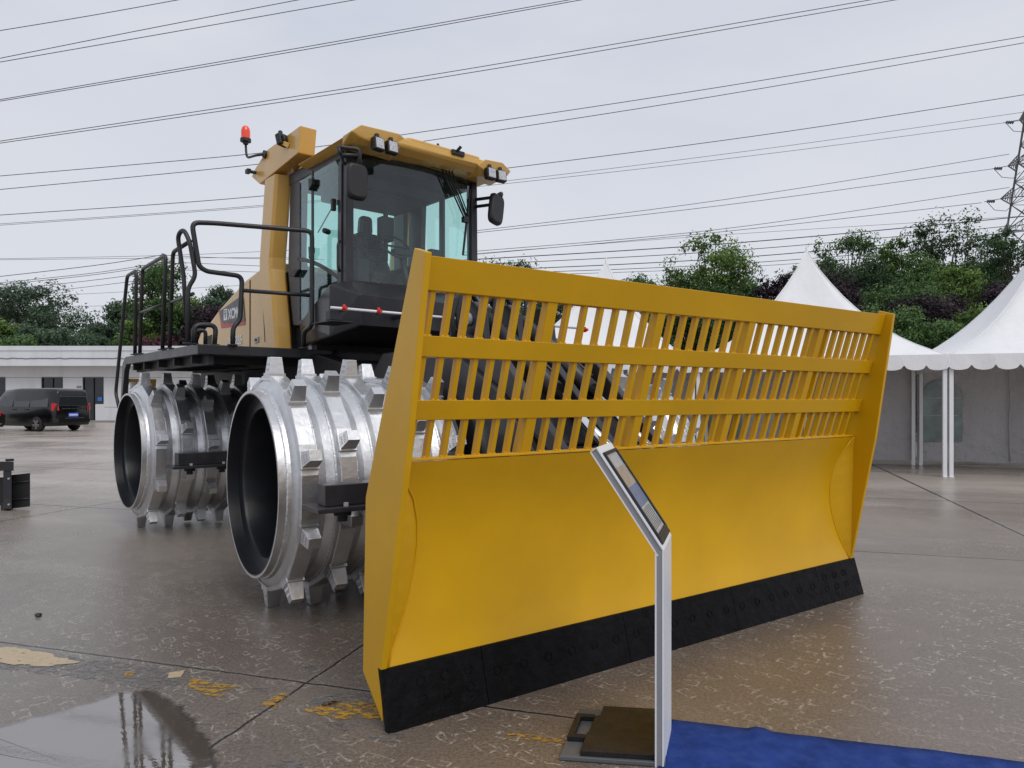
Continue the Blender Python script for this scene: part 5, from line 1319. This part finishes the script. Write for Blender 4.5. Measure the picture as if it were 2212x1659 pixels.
lower = [
 ([(1000, 502, 60), (1566, 431, 62), (2180, 333, 70)], .62, 'power line reaching the upper arm of the pylon'),
 ([(1000, 506, 60), (1566, 443, 62), (2150, 364, 70)], .62, 'power line reaching the upper insulator string'),
 ([(1000, 545, 60), (1566, 494, 62), (2180, 405, 70)], .62, 'power line reaching the middle arm of the pylon'),
 ([(1000, 552, 60), (1566, 500, 62), (2120, 438, 70)], .62, 'power line reaching the lower insulator string'),
 ([(1000, 550, 60), (1566, 507, 62), (2290, 462, 75)], .42, 'thin power line above the dark cable bundle'),
 ([(1000, 562, 50), (1600, 524, 50), (2290, 460, 50)], 1.05, 'thick dark cable above the light green tree'),
 ([(1000, 573, 50), (1600, 540, 50), (2290, 478, 50)], .80, 'cable second above the middle tent peak'),
 ([(1000, 586, 50), (1600, 556, 50), (2290, 492, 50)], .95, 'cable just above the middle tent peak'),
 ([(1000, 593, 50), (1600, 569, 50), (2290, 512, 50)], .70, 'cable crossing the tip of the middle tent'),
 ([(1000, 598, 50), (1600, 577, 50), (2290, 524, 50)], .55, 'lowest cable crossing behind the middle tent tip'),
 ([(-60, 560, 70), (350, 552, 70), (640, 540, 70)], .45, 'uppermost thin line of the low bundle at left'),
 ([(-60, 562, 70), (300, 558, 70), (640, 556, 70)], .45, 'nearly level thin line of the low bundle at left'),
 ([(-60, 604, 60), (200, 574, 60), (349, 551, 58)], .75, 'dark line rising to the top of the utility pole'),
 ([(-60, 617, 60), (200, 590, 60), (352, 566, 58)], .62, 'line rising to the cross arm of the utility pole'),
 ([(-60, 621, 60), (200, 594, 60), (356, 570, 58)], .62, 'line just under the one to the cross arm'),
 ([(-60, 634, 60), (220, 603, 60), (356, 583, 58)], .62, 'lower line passing over the large dark tree'),
 ([(-60, 648, 60), (220, 616, 60), (360, 598, 58)], .55, 'lowest dark line passing the conifer tip'),
 ([(349, 551, 58), (480, 557, 60), (700, 561, 62)], .55, 'line leaving the utility pole towards the hood'),
 ([(387, 567, 58), (500, 572, 60), (700, 580, 62)], .55, 'line leaving the cross arm towards the hood'),
 ([(387, 583, 58), (500, 586, 60), (700, 592, 62)], .5, 'second line leaving the cross arm towards the hood'),
 ([(-60, 645, 75), (200, 634, 75), (640, 610, 75)], .38, 'faint line crossing just above the conifers'),
 ([(-60, 662, 75), (250, 660, 75), (640, 640, 75)], .38, 'faint level line crossing the gap between trees'),
]
for p, r_, lab in lower: wire(p, r_, lab + (' on the right' if p[0][0] > 900 and 'pylon' not in lab else ''))

# utility pole
up = empty('utility_pole', W(352, HY, 58)); up.location.z = 0
tag(up, 'utility pole with cross arms rising above the trees behind the handrails', 'pole')
zt_ = (W(352, 548, 58)).z
mb = MB(); mb.tube([(0, 0, 0), (0, 0, zt_)], .12, 10); mb.build('pole', 'pylon', up)
for k, dzz in enumerate((.7, 1.35)):
    mb = MB(); mb.beam((-.3, 0, zt_ - dzz), (1.35, 0, zt_ - dzz - .12), .08, .08); mb.tube([(1.3, 0, zt_ - dzz - .1), (1.3, 0, zt_ - dzz + .3)], .05, 6); mb.build('cross_arm', 'pylon', up)

# lattice pylon
py = empty('lattice_pylon', (51.6, 70, 0)); tag(py, 'steel lattice pylon with insulator strings at the right frame edge', 'pylon')
mb = MB(); Hp = 33.0
def hwid(z): return 3.2 * (1 - z / Hp) ** 1.0 + .55
def C4(z): w = hwid(z); return [Vector((sx * w, sy * w, z)) for sx, sy in ((-1, -1), (1, -1), (1, 1), (-1, 1))]
zs = [0]; 
while zs[-1] < Hp: zs.append(zs[-1] + max(.9, hwid(zs[-1]) * 1.25))
for a, b in zip(zs, zs[1:]):
    A_, B_ = C4(a), C4(b)
    for i in range(4):
        mb.beam(A_[i], B_[i], .16, .16); mb.beam(A_[i], B_[(i + 1) % 4], .06, .06); mb.beam(A_[(i + 1) % 4], B_[i], .06, .06); mb.beam(B_[i], B_[(i + 1) % 4], .05, .05)
mb.build('tower', 'pylon', py, weld=False)
for z, ln in ((17.6, 1.7), (20.9, 2.2), (24.1, 1.8), (28.6, 1.1)):
    for s in (-1, 1):
        mb = MB(); w = hwid(z); tip = Vector((s * (w + ln), 0, z + .1))
        for sy in (-1, 1):
            lo = Vector((s * w, sy * w, z)); hi = Vector((s * hwid(z + 1.7), sy * hwid(z + 1.7), z + 1.7))
            mb.beam(lo, tip, .08, .08); mb.beam(hi, tip, .08, .08)
            for k in range(1, 5):
                mb.beam(lo.lerp(tip, k / 5), hi.lerp(tip, k / 5), .04, .04, (0, 1, 0)); mb.beam(lo.lerp(tip, k / 5), hi.lerp(tip, (k - 1) / 5), .04, .04, (0, 1, 0))
        arm = mb.build('cross_arm', 'pylon', py, weld=False)
        if s == -1 and z > 19:
            mb = MB()
            for k in range(4): mb.lathe([(k * .2, .03), (k * .2 + .04, .17), (k * .2 + .08, .03)], 10, 'x', True, (tip.x - 1.3, 0, z - .15)); 
            mb.tube([tip, (tip.x - 1.6, 0, z - .2)], .035, 6); mb.tube([(tip.x - 1.3, 0, z - .25), (tip.x - .6, 0, z - 1.0), (tip.x + .5, 0, z - 1.1), (tip.x + 1.2, 0, z - .5)], .03, 6)
            mb.build('insulator', 'pylon', arm, weld=False)

# ------------------------------------------------------------------ light
w = bpy.data.worlds.new('World'); scene.world = w; w.use_nodes = True
nt = w.node_tree; nt.nodes.clear(); out = nt.nodes.new('ShaderNodeOutputWorld'); bg = nt.nodes.new('ShaderNodeBackground')
SUN_EL, SUN_AZ = R(50), R(145)
sky = nt.nodes.new('ShaderNodeTexSky'); sky.sky_type = 'NISHITA'; sky.sun_disc = False; sky.sun_elevation = SUN_EL; sky.sun_rotation = SUN_AZ
tc = nt.nodes.new('ShaderNodeTexCoord'); sp = nt.nodes.new('ShaderNodeSeparateXYZ'); nt.links.new(tc.outputs['Generated'], sp.inputs[0])
mp = nt.nodes.new('ShaderNodeMapping'); mp.inputs['Scale'].default_value = (1, 1, 2.6); nt.links.new(tc.outputs['Generated'], mp.inputs[0])
n1 = noise(nt, mp.outputs[0], 1.7, 5, 0.55, 0.3)
el = ramp(nt, sp.outputs[2], [(0.0, (6.1, 6.1, 6.75)), (0.18, (6.35, 6.5, 7.25)), (0.5, (5.6, 5.85, 6.75)), (1.0, (6.4, 6.6, 7.2))]) if False else None
rm = nt.nodes.new('ShaderNodeValToRGB'); e = rm.color_ramp.elements
while len(e) < 4: e.new(.5)
for i, (p_, c_) in enumerate([(0.0, (.60, .61, .665)), (.16, (.64, .665, .735)), (.45, (.56, .595, .69)), (1.0, (.70, .73, .80))]): e[i].position = p_; e[i].color = (*c_, 1)
nt.links.new(sp.outputs[2], rm.inputs[0])
cl = mixc(nt, ramp(nt, n1, [(.35, 0), (.65, 1)]), rm.outputs[0], (.70, .715, .76))
cl = mixc(nt, 0.65, rm.outputs[0], cl)
vm = nt.nodes.new('ShaderNodeVectorMath'); vm.operation = 'SCALE'; vm.inputs['Scale'].default_value = 10.8; nt.links.new(cl, vm.inputs[0])
mx = mixc(nt, 0.96, sky.outputs[0], vm.outputs[0])
nt.links.new(mx, bg.inputs[0]); bg.inputs[1].default_value = 0.1; nt.links.new(bg.outputs[0], out.inputs[0])
sl = bpy.data.lights.new('sun', 'SUN'); sl.energy = 1.3; sl.angle = R(35); sl.color = (1, .97, .93)
so = bpy.data.objects.new('sun', sl); COL.objects.link(so)
dirv = Vector((math.sin(SUN_AZ) * math.cos(SUN_EL), math.cos(SUN_AZ) * math.cos(SUN_EL), math.sin(SUN_EL)))
so.rotation_euler = dirv.to_track_quat('Z', 'Y').to_euler()
scene.view_settings.view_transform = 'Standard'; scene.view_settings.look = 'None'; scene.view_settings.exposure = 0; scene.view_settings.gamma = 1
scene.render.engine = 'CYCLES'; scene.cycles.transparent_max_bounces = 16; scene.cycles.max_bounces = 8
